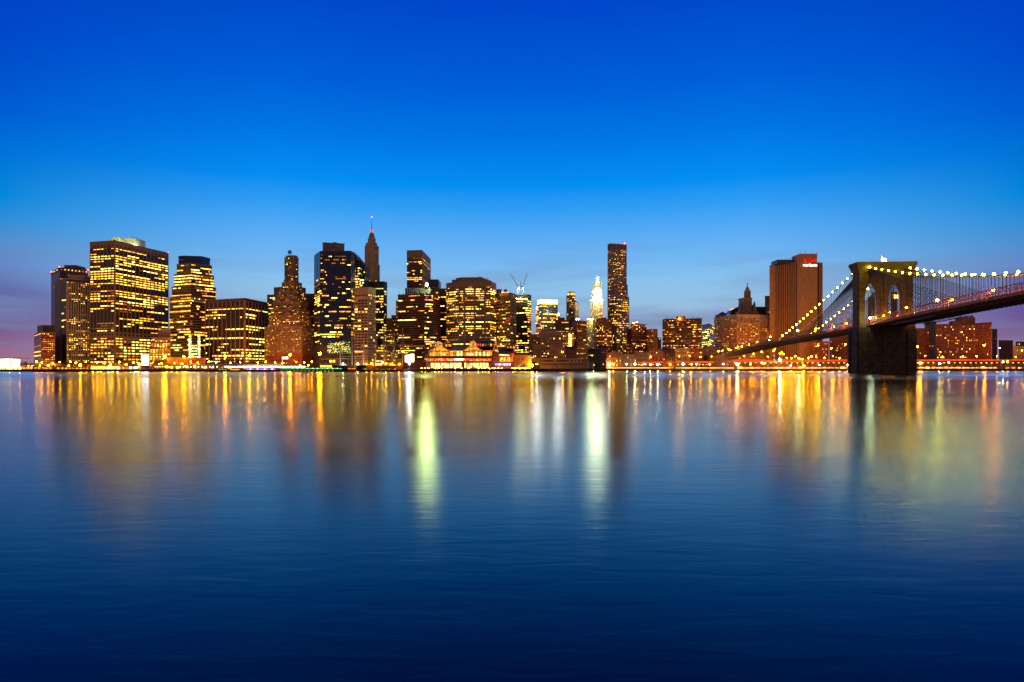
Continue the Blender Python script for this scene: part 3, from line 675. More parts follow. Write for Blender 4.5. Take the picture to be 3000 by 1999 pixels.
def crane(px, base, elbow, tip, Y, label):
    o = thing('tower_crane', label, 'crane', (wx(px,Y), Y, wz(base,Y)), 0, 'cranes on the unfinished tower'); L = lambda p: (wx(p[0],Y)-o.location.x, 0, wz(p[1],Y)-o.location.z)
    a, e, t = L((px,base)), L(elbow), L(tip)
    m = MB()
    for dx in (-.8,.8):
        for dy in (-.8,.8): m.bar((a[0]+dx,dy,0), (e[0]+dx,dy,e[2]), .3, 'white_paint')
    for k in range(8): m.bar((a[0]-.8,-.8,e[2]*k/8), (a[0]+.8,-.8,e[2]*(k+1)/8), .2, 'white_paint')
    m.done('mast', o)
    j = MB(); s = Vector(e); d = Vector(t)-s
    for off in (-.6,.6): j.bar(s+Vector((off,-.5,0)), s+d, .28, 'dark_steel'); j.bar(s+Vector((off,.5,0)), s+d, .28, 'dark_steel')
    for k in range(12): j.bar(s+d*(k/12)+Vector((-.5*(1-k/12),0,0)), s+d*((k+1)/12)+Vector((.5*(1-k/12),0,0)), .2, 'dark_steel')
    j.done('jib', o)
    box('cab', (e[0], -.4, e[2]+.6), (3,2.6,2.4), 'white_paint', o)
    sgn = -1 if tip[0] > elbow[0] else 1
    q = (e[0]+sgn*4, 0, e[2]+8); bar('gantry', (e[0]+sgn*1.5,0,e[2]+1), q, .4, 'dark_steel', o); bar('counterweight', (e[0]+sgn*3.5,0,e[2]+1.2), (e[0]+sgn*6.5,0,e[2]+1.4), 1.6, 'dark_steel', o)
    bar('stay_rope', q, tuple(s+d*.85), .14, 'dark_steel', o); bar('hoist_rope', t, (t[0],0,t[2]-30), .1, 'dark_steel', o)
    ball('work_light', (e[0]+sgn*.5,-2.2,e[2]-3), .34, 'lamp_flood_white', o)
crane(1516.5, 865, (1519.5,843), (1494.5,801), 1004, 'left of two tower cranes, its jib leaning left over the unfinished tower')
crane(1534, 865, (1532,843), (1544.5,799), 1006, 'right of two tower cranes, its jib leaning right over the unfinished tower')
b, vis, poly, H = simple('glass_tower', 'bluish glass tower far behind with a glowing mint green crown', [(1575,881),(1584,877.5),(1634,879)], 1400, 'grey_steel',
    [dict(nb=4, nf=34, p=.25), dict(nb=14, nf=34, floors=lambda j: (.95 if j > 30 or j in (22,23,12) else .25))], 34, None, 'violet_grey', iref=1, sh=.35, run=.7, pal='bright', top_blank=0, core='glass_grey', finish=False)
zc = wz(891, 1400)
for i, n in ((0,2),(1,8)):
    p, q = Vector(vis[i]), Vector(vis[i+1])
    for k in range(n):
        c = p.lerp(q, (k+.5)/n); d = (q-p).normalized(); nn = Vector((d.y,-d.x)); c = c+nn*.6
        box('crown_panel', b.loc((c.x, c.y), (zc+H)/2+.5), ((q-p).length/n*.94, .5, H-zc), 'crown_glow', b.e, math.atan2(d.y, d.x))
b.finish()
def hoist(pl, pr, top, base, Y, label):
    b, vis, poly, H = simple('construction_tower', label, [(pl,top),(pr,top)], Y, 'grey_steel', [dict(nb=3, nf=34, p=.8)], 34, None, 'grey_steel', depth=10, sh=.3, pal='bright', run=.2, low=20, floors=lambda j: .8, group='towers under construction far behind')
    ball('work_light', b.loc((wx((pl+pr)/2,Y), Y-1), H+4), 1.0, 'lamp_flood_white', b.e)
hoist(1570,1577,908,980,1330,'thin lit hoist tower with a bright star light left of the mint crowned tower')
hoist(1630,1640,926,980,1340,'short lit tower top with a bright light right of the mint crowned tower')

# ---- brick blocks and towers right of centre
b, vis, poly, H = simple('brick_block', 'wide orange brown apartment slab with a bright white stair strip near its right end', [(1581,974),(1682,973)], 960, 'tan_brick', [dict(nb=18, nf=13, p=.28, run=.1)], 13, 'tan_brick', 'tan_brick', depth=25, pw=.5, sh=.45, pal='bright', core='glass_brown', finish=False)
for j in range(11): box('stair_window', b.loc((wx(1670.5,958), 958.6), wz(1038-j*5.6,958)), (3.6,.3,2.0), 'lit_white', b.e)
b.finish()
simple('brick_block', 'low brown brick block with dotted windows right of the unfinished tower', [(1549,982),(1583,981)], 965, 'dark_brick', [dict(nb=9, nf=14, p=.25, run=.1)], 14, 'dark_brick', 'tan_brick', depth=22, pw=.5, sh=.45, pal='home', core='glass_brown')
simple('office_block', 'brown block with a row of lit windows near its top, right of the mint tower', [(1626,940),(1668,938)], 1080, 'dark_brick', [dict(nb=9, nf=14, floors=lambda j: .8 if j == 10 else .12)], 14, 'dark_brick', 'dark_brick', depth=24, pw=.4, sh=.45, pal='green', core='glass_brown')
simple('office_block', 'small dark block stepping up behind the brick slab', [(1634,933),(1654,933)], 1100, 'violet_grey', [], 1, None, None, depth=14)
# slim tower with lit crown
b, vis, poly, H = simple('slim_tower', 'slim buff tower with a lit crown and a lower dark wing on its right', [(1660,869),(1668,867),(1685,869)], 1200, 'buff_stone', [dict(nb=3, nf=36), dict(nb=6, nf=36)], 36, 'buff_stone', 'violet_grey', iref=1, pw=.4, sh=.4, p=.3, run=.1, pal='bright', finish=False)
vs, pl, H2 = plan([(1664,857),(1670,856),(1683,857)], 1204, 1); b.block(pl, H+1, H2, 'buff_stone', name='crown', cornice='buff_stone', ch=.8)
for i, n in ((0,2),(1,4)): b.facade(vs[i], vs[i+1], H+1, H2, n, 1, 'buff_stone', 'buff_stone', pw=.2, sh=.1, floors=lambda j: .97, pal='bright')
vs, pl, H2 = plan([(1678,898),(1686,889),(1696,897)], 1190, 0, 14)
b.block(pl, LAND, wz(894,1190), 'glass_brown', name='wing', cornice='violet_grey'); b.facade(pl[0], pl[2], LAND+60, wz(894,1190), 6, 24, 'violet_grey', 'violet_grey', pw=.45, sh=.45, p=.14, pal='home', run=.1)
b.finish()
simple('brick_block', 'dark red brick block dotted with orange windows below the slim tower', [(1678,948),(1690,940),(1718,944)], 1020, 'dark_brick', [dict(nb=4, nf=20, p=.2), dict(nb=9, nf=20, p=.36)], 20, 'dark_brick', 'dark_brick', iref=0, pw=.35, sh=.4, run=.3, pal='home', core='glass_brown', depth=22)
# floodlit gothic tower
vis, poly, H = plan([(1730,886.5),(1739,885),(1766,886)], 1300, 1)
b = Bld('gothic_tower', 'gothic tower with floodlit white crown and green pyramid roof', poly[1][0], poly[1][1]+12)
b.block(poly, LAND, H, 'glass_brown', cornice='terracotta', ch=1)
for i, n in ((0,4),(1,8)): b.facade(vis[i], vis[i+1], LAND+60, H, n, 34, 'terracotta' if i == 0 else 'buff_stone', 'buff_stone', pw=.42, sh=.4, floors=lambda j: .65 if j > 20 else .3, run=.1, pal='bright')
zb = H+1
for tp, nbs, nf in (([(1733.5,862),(1741,861),(1763,862)],(3,6),4), ([(1736,841),(1743,840),(1761,841)],(3,5),4)):
    vs, pl, H2 = plan(tp, 1303, 1); b.block(pl, zb, H2, 'terracotta', name='crown_stage', cornice='terracotta', ch=1, ce=.5)
    for i in (0,1): b.facade(vs[i], vs[i+1], zb, H2, nbs[i], 1, 'terracotta', 'terracotta', pw=.4, sh=.14, p=0, pp=1)
    for p in vs: t = MB(); q = b.loc(p, H2); t.tube(q[:2], 1.2, .15, q[2], q[2]+9, 'terracotta', 6); t.done('pinnacle', b.e)
    zb = H2+1
c = b.loc((wx(1751,1314),1314),0)[:2]
t = MB(); t.tube(c, 8.2, 3.6, zb-LAND, wz(823,1314)-LAND, 'copper_green', 8); t.tube(c, 2.6, 2.2, wz(823,1314)-LAND, wz(817,1314)-LAND, 'copper_green', 8); t.tube(c, 2.4, .2, wz(817,1314)-LAND, wz(808,1314)-LAND, 'copper_green', 8); t.done('pyramid_roof', b.e)
for k in range(4): t = MB(); a = k*math.pi/2+.6; t.tube((c[0]+7*math.cos(a), c[1]+7*math.sin(a)), 1, .2, zb-LAND, zb-LAND+9, 'copper_green', 6); t.done('turret', b.e)
for px, py, Y, dz in ((1731,884,1291,2.2),(1740,884,1288,2.2),(1749,884,1290,2.2),(1758,884,1292,2.2),(1765,884,1296,2.2),(1739,861,1294,3),(1750,861,1295,3),(1760,861,1298,3)):
    ball('floodlight', b.loc((wx(px,Y),Y), wz(py,Y)+dz), .5, 'lamp_flood_white', b.e)
ball('beacon', b.loc((wx(1749,1306),1306), wz(816,1306)), 1.1, 'lamp_flood', b.e)
vs, pl, H2 = plan([(1712,942),(1735,940),(1760,945)], 1280, 1, 20); b.block(pl, LAND, H2, 'glass_brown', name='lower_block', cornice='terracotta')
for i, n in ((0,6),(1,6)): b.facade(vs[i], vs[i+1], LAND+30, H2, n, 20, 'buff_stone', 'buff_stone', pw=.45, sh=.4, p=.3, run=.1, pal='bright')
for k in range(3): ball('floodlight', b.loc((wx(1722+k*7,1272),1272), H2+2), .45, 'lamp_flood', b.e)
b.finish()
# rippled steel tower
vis, poly, H = plan([(1780,717),(1806,715.5),(1836,717)], 1180, 1, 40)
b = Bld('steel_tower', 'tallest tower, rippled steel apartments widening in steps to the right', poly[1][0], poly[1][1]+20)
for tp, zt, nf, p, tag_ in (([(1780,870),(1806,868),(1843,872)], 868, 34, .42, 0), ([(1780,834),(1806,832),(1839,835)], 833, 8, .4, 1), ([(1780,717),(1806,715.5),(1836,717)], 716, 40, .26, 2)):
    vs, pl, H2 = plan(tp, 1180+tag_*1.5, 1, 40); zb = LAND if tag_ == 0 else zprev
    b.block(pl, zb, H2, 'glass_brown', cornice='steel_skin', ch=.6, ce=.3)
    n2 = 14 if tag_ == 0 else 12
    for i, n in ((0,11),(1,n2)):
        p0, p1 = Vector(vs[i]), Vector(vs[i+1])
        b.facade(p0, p1, zb, H2-(9 if tag_ == 2 else 0), n, nf, None, 'steel_skin', sh=.45, p=p*(1.15 if i else .75), run=.15, pal='home' if tag_ else 'bright')
        L = (p1-p0).length; d = (p1-p0).normalized(); nn = Vector((d.y,-d.x))
        if tag_ == 2: b.facade(p0, p1, H2-9, H2, n, 1, 'steel_skin', None, pw=.3, p=0)
        for k in range(n+1):   # each pier wanders in and out of the facade, storey band by storey band
            m = MB(); x = min(max(k*L/n, .6), L-.6); segs = max(2, nf//4)
            for s in range(segs):
                za, zc = zb+(H2-zb)*s/segs, zb+(H2-zb)*(s+1)/segs
                o1 = .35+.9*max(0, math.sin(k*1.7+s*.9+tag_)); o2 = .35+.9*max(0, math.sin(k*1.7+(s+1)*.9+tag_))
                pa = p0+d*x; A = b.loc((pa.x, pa.y), za); B2 = b.loc((pa.x, pa.y), zc); w = L/n*.17
                q = []
                for (P, of) in ((A,o1),(B2,o2)):
                    for sx, so in ((-w,-.1),(w,-.1),(w,of),(-w,of)): q.append((P[0]+d.x*sx+nn.x*so, P[1]+d.y*sx+nn.y*so, P[2]))
                m.add(q, [(0,1,5,4),(1,2,6,5),(2,3,7,6),(3,0,4,7)], 'steel_skin')
            m.done('pier', b.e)
    zprev = H2+.6
beacon(b, 1830, 714, 1182, r=.6); rbox(b, 1789, 1790, 710, H, 1190, 1, 'dark_steel', 'mast'); rbox(b, 1784, 1803, 714, H, 1192, 16, 'glass_navy', 'roof_plant')
b.finish()
# apartment blocks with balconies
def flats(name, label, tops, Y, wall, nbs, nf, p, iref=1, depth=None, balcony=True, group=None, pw=.2, z0=LAND, **k):
    b, vis, poly, H = simple(name, label, tops, Y, wall, [dict(nb=n, nf=nf, p=p*1.3) for n in nbs], nf, wall, wall if not balcony else 'dark_brick', iref=iref, depth=depth, pw=pw, sh=.45, run=.25, pal='home', core='glass_brown', finish=False, group=group, **k)
    if balcony:
        for i in range(len(vis)-1):
            p0, p1 = Vector(vis[i]), Vector(vis[i+1]); d = p1-p0; L = d.length; d.normalize(); nn = Vector((d.y,-d.x))
            for j in range(1, nf+1):
                c = p0+d*(L/2)+nn*.75; z = LAND+6+(H-LAND-6)*j/nf-.6
                box('balcony', b.loc((c.x, c.y), z-2), (L*.96, 1.3, .75), wall, b.e, math.atan2(d.y, d.x))
    b.finish(); return b, vis, poly, H
b, vis, poly, H = flats('apartment_block', 'reddish apartment block with balcony bands left of the steel tower base', [(1748,939),(1755,936.5),(1793,938)], 1000, 'red_brick', (3,14), 24, .34)
rbox(b, 1764, 1776, 930, H, 1015, 12, 'dark_brick', 'stair_head'); beacon(b, 1768, 929, 1020, r=.4)
flats('apartment_block', 'dark narrow flats directly right of the steel tower base', [(1836,966),(1851,962)], 1075, 'dark_brick', (6,), 20, .08, iref=0, depth=20)
b, vis, poly, H = flats('apartment_block', 'brown flats with flared roof block, tallest of the trio right of the steel tower', [(1849,953),(1853,950),(1893,953)], 1050, 'dark_brick', (2,15), 22, .38)
rbox(b, 1862, 1876, 946.5, H, 1062, 12, 'dark_brick', 'stair_head'); ball('roof_light', b.loc((wx(1866,1050),1050), H+3), .7, 'lamp_amber', b.e); ball('roof_light', b.loc((wx(1855,1045),1045), H+1.5), .6, 'lamp_amber', b.e)
simple('apartment_block', 'lower flats with a plain red brick right flank and a vertical ribbed front', [(1890,968),(1914,966),(1926,967)], 1060, 'red_brick', [dict(nb=9, nf=20, p=.22), dict(nb=3, nf=20, p=.0, pw=.8)], 20, 'tan_brick', 'dark_brick', iref=1, pw=.4, sh=.45, pal='home', run=.2, core='glass_brown')
simple('office_block', 'tiny distant violet block in the gap left of the solar panelled flats', [(1926,991),(1937,990)], 1600, 'violet_grey', [dict(nb=4, nf=16, p=.05)], 16, 'violet_grey', 'violet_grey', depth=20, pw=.4, sh=.4)
b, vis, poly, H = flats('apartment_block', 'wide brown balcony slab with four tilted solar panels on its roof', [(1942,939),(1950,936.5),(2056,935)], 1050, 'dark_brick', (4,28), 20, .3)
rbox(b, 1987, 2008, 926.5, H, 1048, 14, 'dark_brick', 'stair_tower'); rbox(b, 1988, 2007, 1036, LAND, 1047, 1.2, 'tan_brick', 'stair_shaft') if False else None
for j in range(17): box('stair_window', b.loc((wx(2007.5,1046),1046.6), wz(1040-j*5.6,1046)), (1.3,.3,1.6), 'lit_yellow', b.e)
for k, px in enumerate((1949,1965,2026,2041)):
    x, z = wx(px,1050)-b.o[0], H-LAND
    y = 1052-b.o[1]
    mesh_obj('solar_panel', [(x,y,z+1.4),(x+5,y+2,z+5.6),(x+5.6,y+6,z+5.6),(x+.6,y+6,z+1.4),(x,y,z+1.1),(x+5,y+2,z+5.3),(x+5.6,y+6,z+5.3),(x+.6,y+6,z+1.1)], [(0,1,2,3),(4,7,6,5),(0,4,5,1),(1,5,6,2),(2,6,7,3),(3,7,4,0)], 'panel_blue', b.e)
    bar('panel_stand', (x+4.4,y+3,z), (x+4.4,y+3,z+5.0), .4, 'grey_steel', b.e); bar('panel_stand', (x+1.2,y+3,z), (x+1.2,y+3,z+1.9), .4, 'grey_steel', b.e)
ball('roof_light', b.loc((wx(1991,1044),1044), H+.8), .9, 'lamp_amber', b.e)
b, vis, poly, H = simple('office_block', 'grey glazed block between solar panelled flats and the civic building', [(2057,954),(2078,950),(2094,960)], 1250, 'violet_grey', [dict(nb=7, nf=20, p=.6), dict(nb=6, nf=20, p=.3)], 20, None, 'violet_grey', iref=1, sh=.4, run=.4, pal='green')
# civic building with tiered tower
vis, poly, H = plan([(2094,934),(2115,930),(2160,925),(2225,925.5),(2259,930)], 1150, 1, 50)
b = Bld('civic_building', 'tan stone civic building with colonnade top and tiered wedding cake tower', poly[2][0], poly[2][1]+20)
b.block(poly, LAND, H, 'glass_brown', cornice='buff_stone', ch=2, ce=1.6)
for i, n in ((0,5),(1,12),(2,15),(3,9)):
    p, q = vis[i], vis[i+1]; zt = wz(953, 1150)
    solid(b, p, q, LAND, LAND+10, 'tan_brick')
    b.facade(p, q, LAND+10, zt, n*2, 21, 'tan_brick', 'tan_brick', pw=.5, sh=.45, floors=lambda j: .32, run=.4, pal='bright')
    b.facade(p, q, zt+1.5, H-3, n, 4, None, 'tan_brick', sh=.3, p=.18, run=.3, pal='bright', win=(.5,.9))
    b.facade(p, q, zt+1.5, H-3, n, 1, 'buff_stone', None, pw=.4, p=0, pp=1.2)
    solid(b, p, q, H-3, H, 'buff_stone', 1.0, 'cornice_band'); solid(b, p, q, zt, zt+1.5, 'buff_stone', 1.0, 'cornice_band')
Yt = 1165
def drum(px0, px1, pyt, pyb, m='brown_stone', n=12, name='tower_stage', r1=1.0, cap=True):
    c = b.loc((wx((px0+px1)/2,Yt+8),Yt+8),0)[:2]; r = (px1-px0)/2/FPX*(Yt+8); t = MB(); z0, z1 = wz(pyb,Yt+8)-LAND, wz(pyt,Yt+8)-LAND
    t.tube(c, r, r*r1, z0, z1, m, n); t.done(name, b.e)
    if cap:
        t = MB(); t.tube(c, r*r1*1.1, r*r1*1.1, z1-.8, z1+.4, 'buff_stone', n); t.done('cornice_ring', b.e)
    return c, r, z0, z1
def colonnade(c, r, z0, z1, n):
    for k in range(n):
        a = 2*math.pi*k/n
        if math.sin(a) > .35: continue
        t = MB(); t.tube((c[0]+(r+.5)*math.cos(a), c[1]+(r+.5)*math.sin(a)), .55, .5, z0, z1, 'buff_stone', 6); t.done('column', b.e)
rbox(b, 2170, 2222, 911, H, Yt-4, 26, 'brown_stone', 'tower_base')
rbox(b, 2176.5, 2203, 874, H, Yt-2, 22, 'brown_stone', 'tower_stage', pyb=912)
for k in range(5): rbox(b, 2177.5+k*5.4, 2179.5+k*5.4, 877, 0, Yt-3.2, 1.2, 'buff_stone', 'pilaster', pyb=910)
rbox(b, 2175, 2204.5, 872.6, 0, Yt-3.4, 25, 'buff_stone', 'cornice_ring', pyb=875)
d = drum(2181.5, 2197.5, 853, 873, 'dark_brick'); colonnade(d[0], d[1], d[2], d[3], 14)
d = drum(2184.5, 2194.5, 843, 853, 'dark_brick', r1=.75); colonnade(d[0], d[1]*.9, d[2], d[2]+4, 10)
drum(2186.5, 2192, 837, 843, 'brown_stone', r1=.4, name='dome', cap=False)
for px in (2170, 2210): 
    rbox(b, px-3.6, px+3.6, 893, H, Yt-3, 7, 'brown_stone', 'corner_turret'); c = b.loc((wx(px,Yt),Yt),0)[:2]; t = MB(); t.tube(c, 2.4, .2, wz(893,Yt)-LAND, wz(882 if px > 2200 else 886,Yt)-LAND, 'brown_stone', 8); t.done('turret_cap', b.e)
t = MB(); c = d[0]; z = wz(837,Yt+8)-LAND
t.tube(c, .5, .75, z, z+3.2, 'bronze', 6); t.tube((c[0],c[1]), .75, .35, z+3.2, z+3.9, 'bronze', 6); t.tube(c, .32, .3, z+3.9, z+4.7, 'bronze', 6); t.bar((c[0]-.3,c[1],z+3.0), (c[0]-1.4,c[1],z+4.4), .3, 'bronze'); t.bar((c[0]+.3,c[1],z+3.0), (c[0]+1.2,c[1],z+2.2), .3, 'bronze'); t.done('statue', b.e)
rbox(b, 2106, 2128, 921, H, 1158, 20, 'dark_brick', 'roof_pavilion'); t = MB(); c = b.loc((wx(2117,1168),1168),0)[:2]; t.tube(c, 8.5, .4, wz(921,1168)-LAND, wz(914,1168)-LAND, 'slate_blue', 4); t.done('pavilion_roof', b.e)
b.finish()
# glass vault and block behind the civic building
b = Bld('glass_vault', 'curved glass roof with yellow glow peeking up left of the civic tower', wx(2152,1260), 1270)
m = MB(); pts = [(2137,922),(2140,914),(2146,907),(2154,902),(2166,899),(2185,899),(2185,922)]
for A, B2, mm in [(pts[k], pts[k+1], 'crown_glow' if k in (2,3) else 'glass_grey') for k in range(6)]:
    q = [(wx(A[0],1260),1260,wz(A[1],1260)),(wx(B2[0],1260),1260,wz(B2[1],1260)),(wx(B2[0],1260),1285,wz(B2[1],1260)),(wx(A[0],1260),1285,wz(A[1],1260))]; m.add([b.loc(p) for p in q], [(0,1,2,3)], mm if mm == 'glass_grey' else 'lit_gold')
q = [b.loc((wx(p[0],1260),1260,wz(p[1],1260))) for p in pts]; m.add(q, [tuple(range(len(q)))[::-1]], 'glass_brown'); m.done('glass_roof', b.e)
box('hall', b.loc((wx(2161,1272),1272),(LAND+wz(921,1260))/2), (27,24,wz(921,1260)-LAND), 'violet_grey', b.e)
for k in range(4): bar('roof_rib', b.loc((wx(2143+k*11,1259.5),1259.5), wz(922,1260)), b.loc((wx(2143+k*11,1259.5),1259.5), wz((910.5,903,899.5,899)[k],1260)), .5, 'grey_steel', b.e)
simple('office_block', 'low dark block showing right of the civic tower', [(2214,901),(2243,901)], 1240, 'dark_brick', [], 1, None, None, depth=20)
simple('office_tower', 'dark violet tower edge between the civic building and the striped rust slab', [(2241,869),(2263,866)], 1300, 'violet_grey', [dict(nb=6, nf=40, p=.05)], 40, 'violet_grey', 'violet_grey', depth=20, pw=.4, sh=.4, top_blank=10, core='glass_grey')
# striped rust slab with sign
vis, poly, H = plan([(2257,782),(2272,777),(2343,769),(2409,771)], 1100, 2, 40)
b = Bld('telephone_tower', 'windowless rust striped slab with red tick and white lettered sign', poly[2][0], poly[2][1]+20)
vs0 = vis
b.block(poly, LAND, H, 'black_paint', cornice='rust_brick', ch=.8, ce=.3)
for i, n, w in ((0,6,.42),(1,13,.45),(2,8,.5)):
    b.facade(vis[i], vis[i+1], LAND, H-(14 if i == 0 else .2), n, 1, 'rust_brick', None, pw=w, p=0, pp=1.2)
solid(b, (wx(2277,1096),vis[1][1]-.3), (wx(2291,1096),vis[1][1]-1.6), LAND, H-.5, 'rust_brick', 1.6)
Ys = 1093
rbox(b, 2343, 2394, 745, LAND, Ys, 30, 'rust_brick', 'stair_slab'); box('parapet', b.loc((wx(2368.5,Ys),Ys+15.2), wz(745,Ys)), ((2394.5-2342.5)/FPX*Ys+.4, 31, 1.2), 'rust_brick', b.e)
rbox(b, 2277, 2343, 761, H, 1112, 26, 'slate_blue', 'roof_plant')
for px in (2346,2360,2376,2391): rbox(b, px, px+.5, 736.5, H, Ys+6, .4, 'grey_steel', 'mast')
for k in range(9): rbox(b, 2300+k*4, 2300.4+k*4, 758-k*1.1, H, 1112, .4, 'grey_steel', 'mast')
Yf = Ys-.5
def L3(px, py, y=Yf): return b.loc((wx(px,y), y), wz(py,y))
box('sign_panel', L3(2373,771), (21.5,.5,15.5), 'sign_glow', b.e)
m = MB(); m.bar(L3(2357,760,Yf-.5), L3(2360.5,771.5,Yf-.5), 1.5, 'sign_red', .4); m.bar(L3(2360.5,772,Yf-.5), L3(2392,761,Yf-.5), 1.6, 'sign_red', .4); m.done('sign_tick', b.e)
cu = bpy.data.curves.new('sign_lettering', 'FONT'); cu.body = 'verizon'; cu.size = 7.6; cu.extrude = .25; cu.offset = .05; cu.align_x = 'CENTER'
o = bpy.data.objects.new('sign_lettering', cu); COL.objects.link(o); bpy.context.view_layer.update()
me = bpy.data.meshes.new_from_object(o.evaluated_get(bpy.context.evaluated_depsgraph_get())); bpy.data.objects.remove(o); me.materials.clear(); me.materials.append(M['sign_white'])
o = bpy.data.objects.new('sign_lettering', me); COL.objects.link(o); o.parent = b.e; o.location = L3(2373.5,781.2,Yf-.7); o.rotation_euler = (R(90),0,0)
b.finish()
for (a, c, t, l, lit) in ((2543,2563,872,'slim violet tower seen through the left arch of the bridge tower',0),(2609,2629,857,'slim violet tower with glowing yellow top seen through the right arch of the bridge tower',1)):
    b, vis, poly, H = simple('office_tower', l, [(a,t),(c,t)], 1500, 'violet_grey', [dict(nb=7, nf=30, p=.14)], 30, 'violet_grey', 'violet_grey', depth=18, pw=.45, sh=.4, pal='bright', top_blank=14, low=20, finish=False)
    if lit:
        for k in range(4): box('crown_window', b.loc((vis[0][0]+6+k*2.9, vis[0][1]-.7), H-9), (2.4,.4,8), 'lit_white', b.e)
    b.finish()
# brick estates round the bridge
def estate(label, tops, Y, nbs, nf, p, iref=0, depth=None, wall='red_brick', **k):
    return simple('brick_block', label, tops, Y, wall, [dict(nb=n, nf=nf, p=p) for n in nbs], nf, wall, wall, iref=iref, depth=depth, pw=.55, sh=.5, run=.12, pal='home', core='glass_brown', low=3, group='brick housing blocks near the bridge', **k)
estate('red brick block under the bridge left of the stone tower, dotted with lights', [(2370,1003),(2428,1000)], 1085, (18,), 9, .28, depth=30)
estate('red brick block under the bridge directly against the stone tower', [(2430,985),(2500,983)], 1120, (20,), 14, .2, depth=30)
b, vis, poly, H = estate('red brick block right of the stone tower with a chamfered top edge', [(2660,964),(2723,963)], 1130, (22,), 15, .13, depth=30)
simple('office_block', 'grey concrete block showing below the bridge between two brick blocks', [(2709,944),(2743,944)], 1300, 'grey_steel', [dict(nb=8, nf=30, p=.1)], 30, 'grey_steel', 'grey_steel', depth=20, pw=.4, sh=.4, pal='dim')
vis, poly, H = plan([(2741,953),(2857,950),(2905,946.5)], 1090, 1, 30)
b = Bld('brick_block', 'largest red brick housing block with two roof houses right of the bridge tower', poly[1][0], poly[1][1]+20, group='brick housing blocks near the bridge')
b.block(poly, LAND, H, 'glass_brown', cornice='dark_brick')
for i, n in ((0,26),(1,11)): b.facade(vis[i], vis[i+1], LAND+3, H-1, n, 15, 'red_brick', 'red_brick', pw=.5, sh=.5, floors=lambda j: .34 if i == 0 else .14, run=.15, pal='home')
rbox(b, 2799, 2823, 940, H, 1100, 16, 'dark_brick', 'roof_house'); rbox(b, 2822, 2857, 929, H, 1098, 20, 'dark_brick', 'roof_house'); rbox(b, 2847, 2851, 924, H, 1104, 4, 'grey_steel', 'chimney')
b.finish()
estate('narrow dark red brick wing set back at the right end of the largest housing block', [(2906,966),(2921,968)], 1120, (5,), 14, .1, depth=20, wall='dark_brick')
estate('low dark block far right with one lit stair column', [(2926,999),(2967,997)], 1250, (12,), 9, .05, depth=20, wall='dark_brick')
simple('warehouse', 'buff low warehouse with lit wall at the right edge', [(2968,1016),(3040,1014)], 1060, 'buff_stone', [dict(nb=9, nf=3, p=.1)], 3, 'buff_stone', 'buff_stone', depth=20, pw=.55, sh=.6, low=4, core='glass_brown')
estate('far dark rooftops above the warehouse at the right edge', [(2976,1003),(3040,1000)], 1300, (16,), 8, .1, depth=20, wall='dark_brick')
# low old town behind the piers
low = [(1560,1588,1012,925,'olive_brick','low olive row house right of the shopping pier shed'),(1612,1656,1019,905,'brown_stone','old pale stone building with two rows of tall windows above the brown pier shed'),
       (1657,1688,1026,915,'dark_brick','dark gabled warehouse above the brown pier shed'),(1688,1722,1026,930,'tan_brick','low warm lit arcade building left of the steel tower base'),
       (1722,1758,1033,940,'dark_steel','black roofed low house with blue side'),(1753,1776,1022,950,'violet_grey','grey corrugated low tower house'),
       (1774,1820,1036,1000,'red_brick','red brick market house with a central gable'),(1820,1858,1040,1010,'dark_brick','low brick row right of the gabled market house'),
       (1858,1900,1034,1020,'dark_brick','low building with small lit shop row'),(1900,1942,1024,1030,'dark_brick','low sloping brick row below the ribbed flats'),
       (1942,1978,1030,1000,'dark_brick','low dark market shed left of the green footbridge lamps'),(1978,2022,1022,1035,'brown_stone','low brown arched building below the solar panelled flats'),
       (2022,2060,1024,1040,'dark_brick','small dark building under the right end of the solar panelled flats'),(2060,2096,1016,1050,'violet_grey','small grey violet low building left of the civic building')]
for k, (a, c, t, Y, m, l) in enumerate(low):
    b, vis, poly, H = simple('low_building', l, [(a,t),(c,t)], max(Y,1000) if a >= 1774 else Y, m, [dict(nb=max(4,(c-a)//5), nf=3, p=.85 if 'arcade' in l else .2)], 3, m, m, depth=16, pw=.5, sh=.5, pal='home', run=.1, low=1.5, core='glass_brown', group='low old town buildings behind the piers')
    x0, x1, Yq = vis[0][0]-b.o[0], vis[1][0]-b.o[0], vis[0][1]-b.o[1]
    if k in (2,4,5,6,10):
        z = H-LAND+1.2; m2 = MB()
        if k == 6: mid = (x0+x1)/2; m2.add([(mid-6,Yq-.4,z),(mid+6,Yq-.4,z),(mid,Yq-.4,z+4),(mid-6,Yq+12,z),(mid+6,Yq+12,z),(mid,Yq+12,z+4)], [(0,1,2),(5,4,3),(1,4,5,2),(3,0,2,5)], 'red_brick')
        else: m2.add([(x0,Yq-.4,z),(x1,Yq-.4,z),(x1,Yq+15,z),(x0,Yq+15,z),(x0,Yq+7,z+4),(x1,Yq+7,z+4)], [(0,1,5,4),(2,3,4,5),(1,2,5),(3,0,4)], 'dark_steel')
        m2.done('gable_roof' if k == 6 else 'pitched_roof', b.e)
    else: box('chimney', (x0+(x1-x0)*.3, Yq+6, H-LAND+2), (1.2,1.2,3), 'dark_brick', b.e)

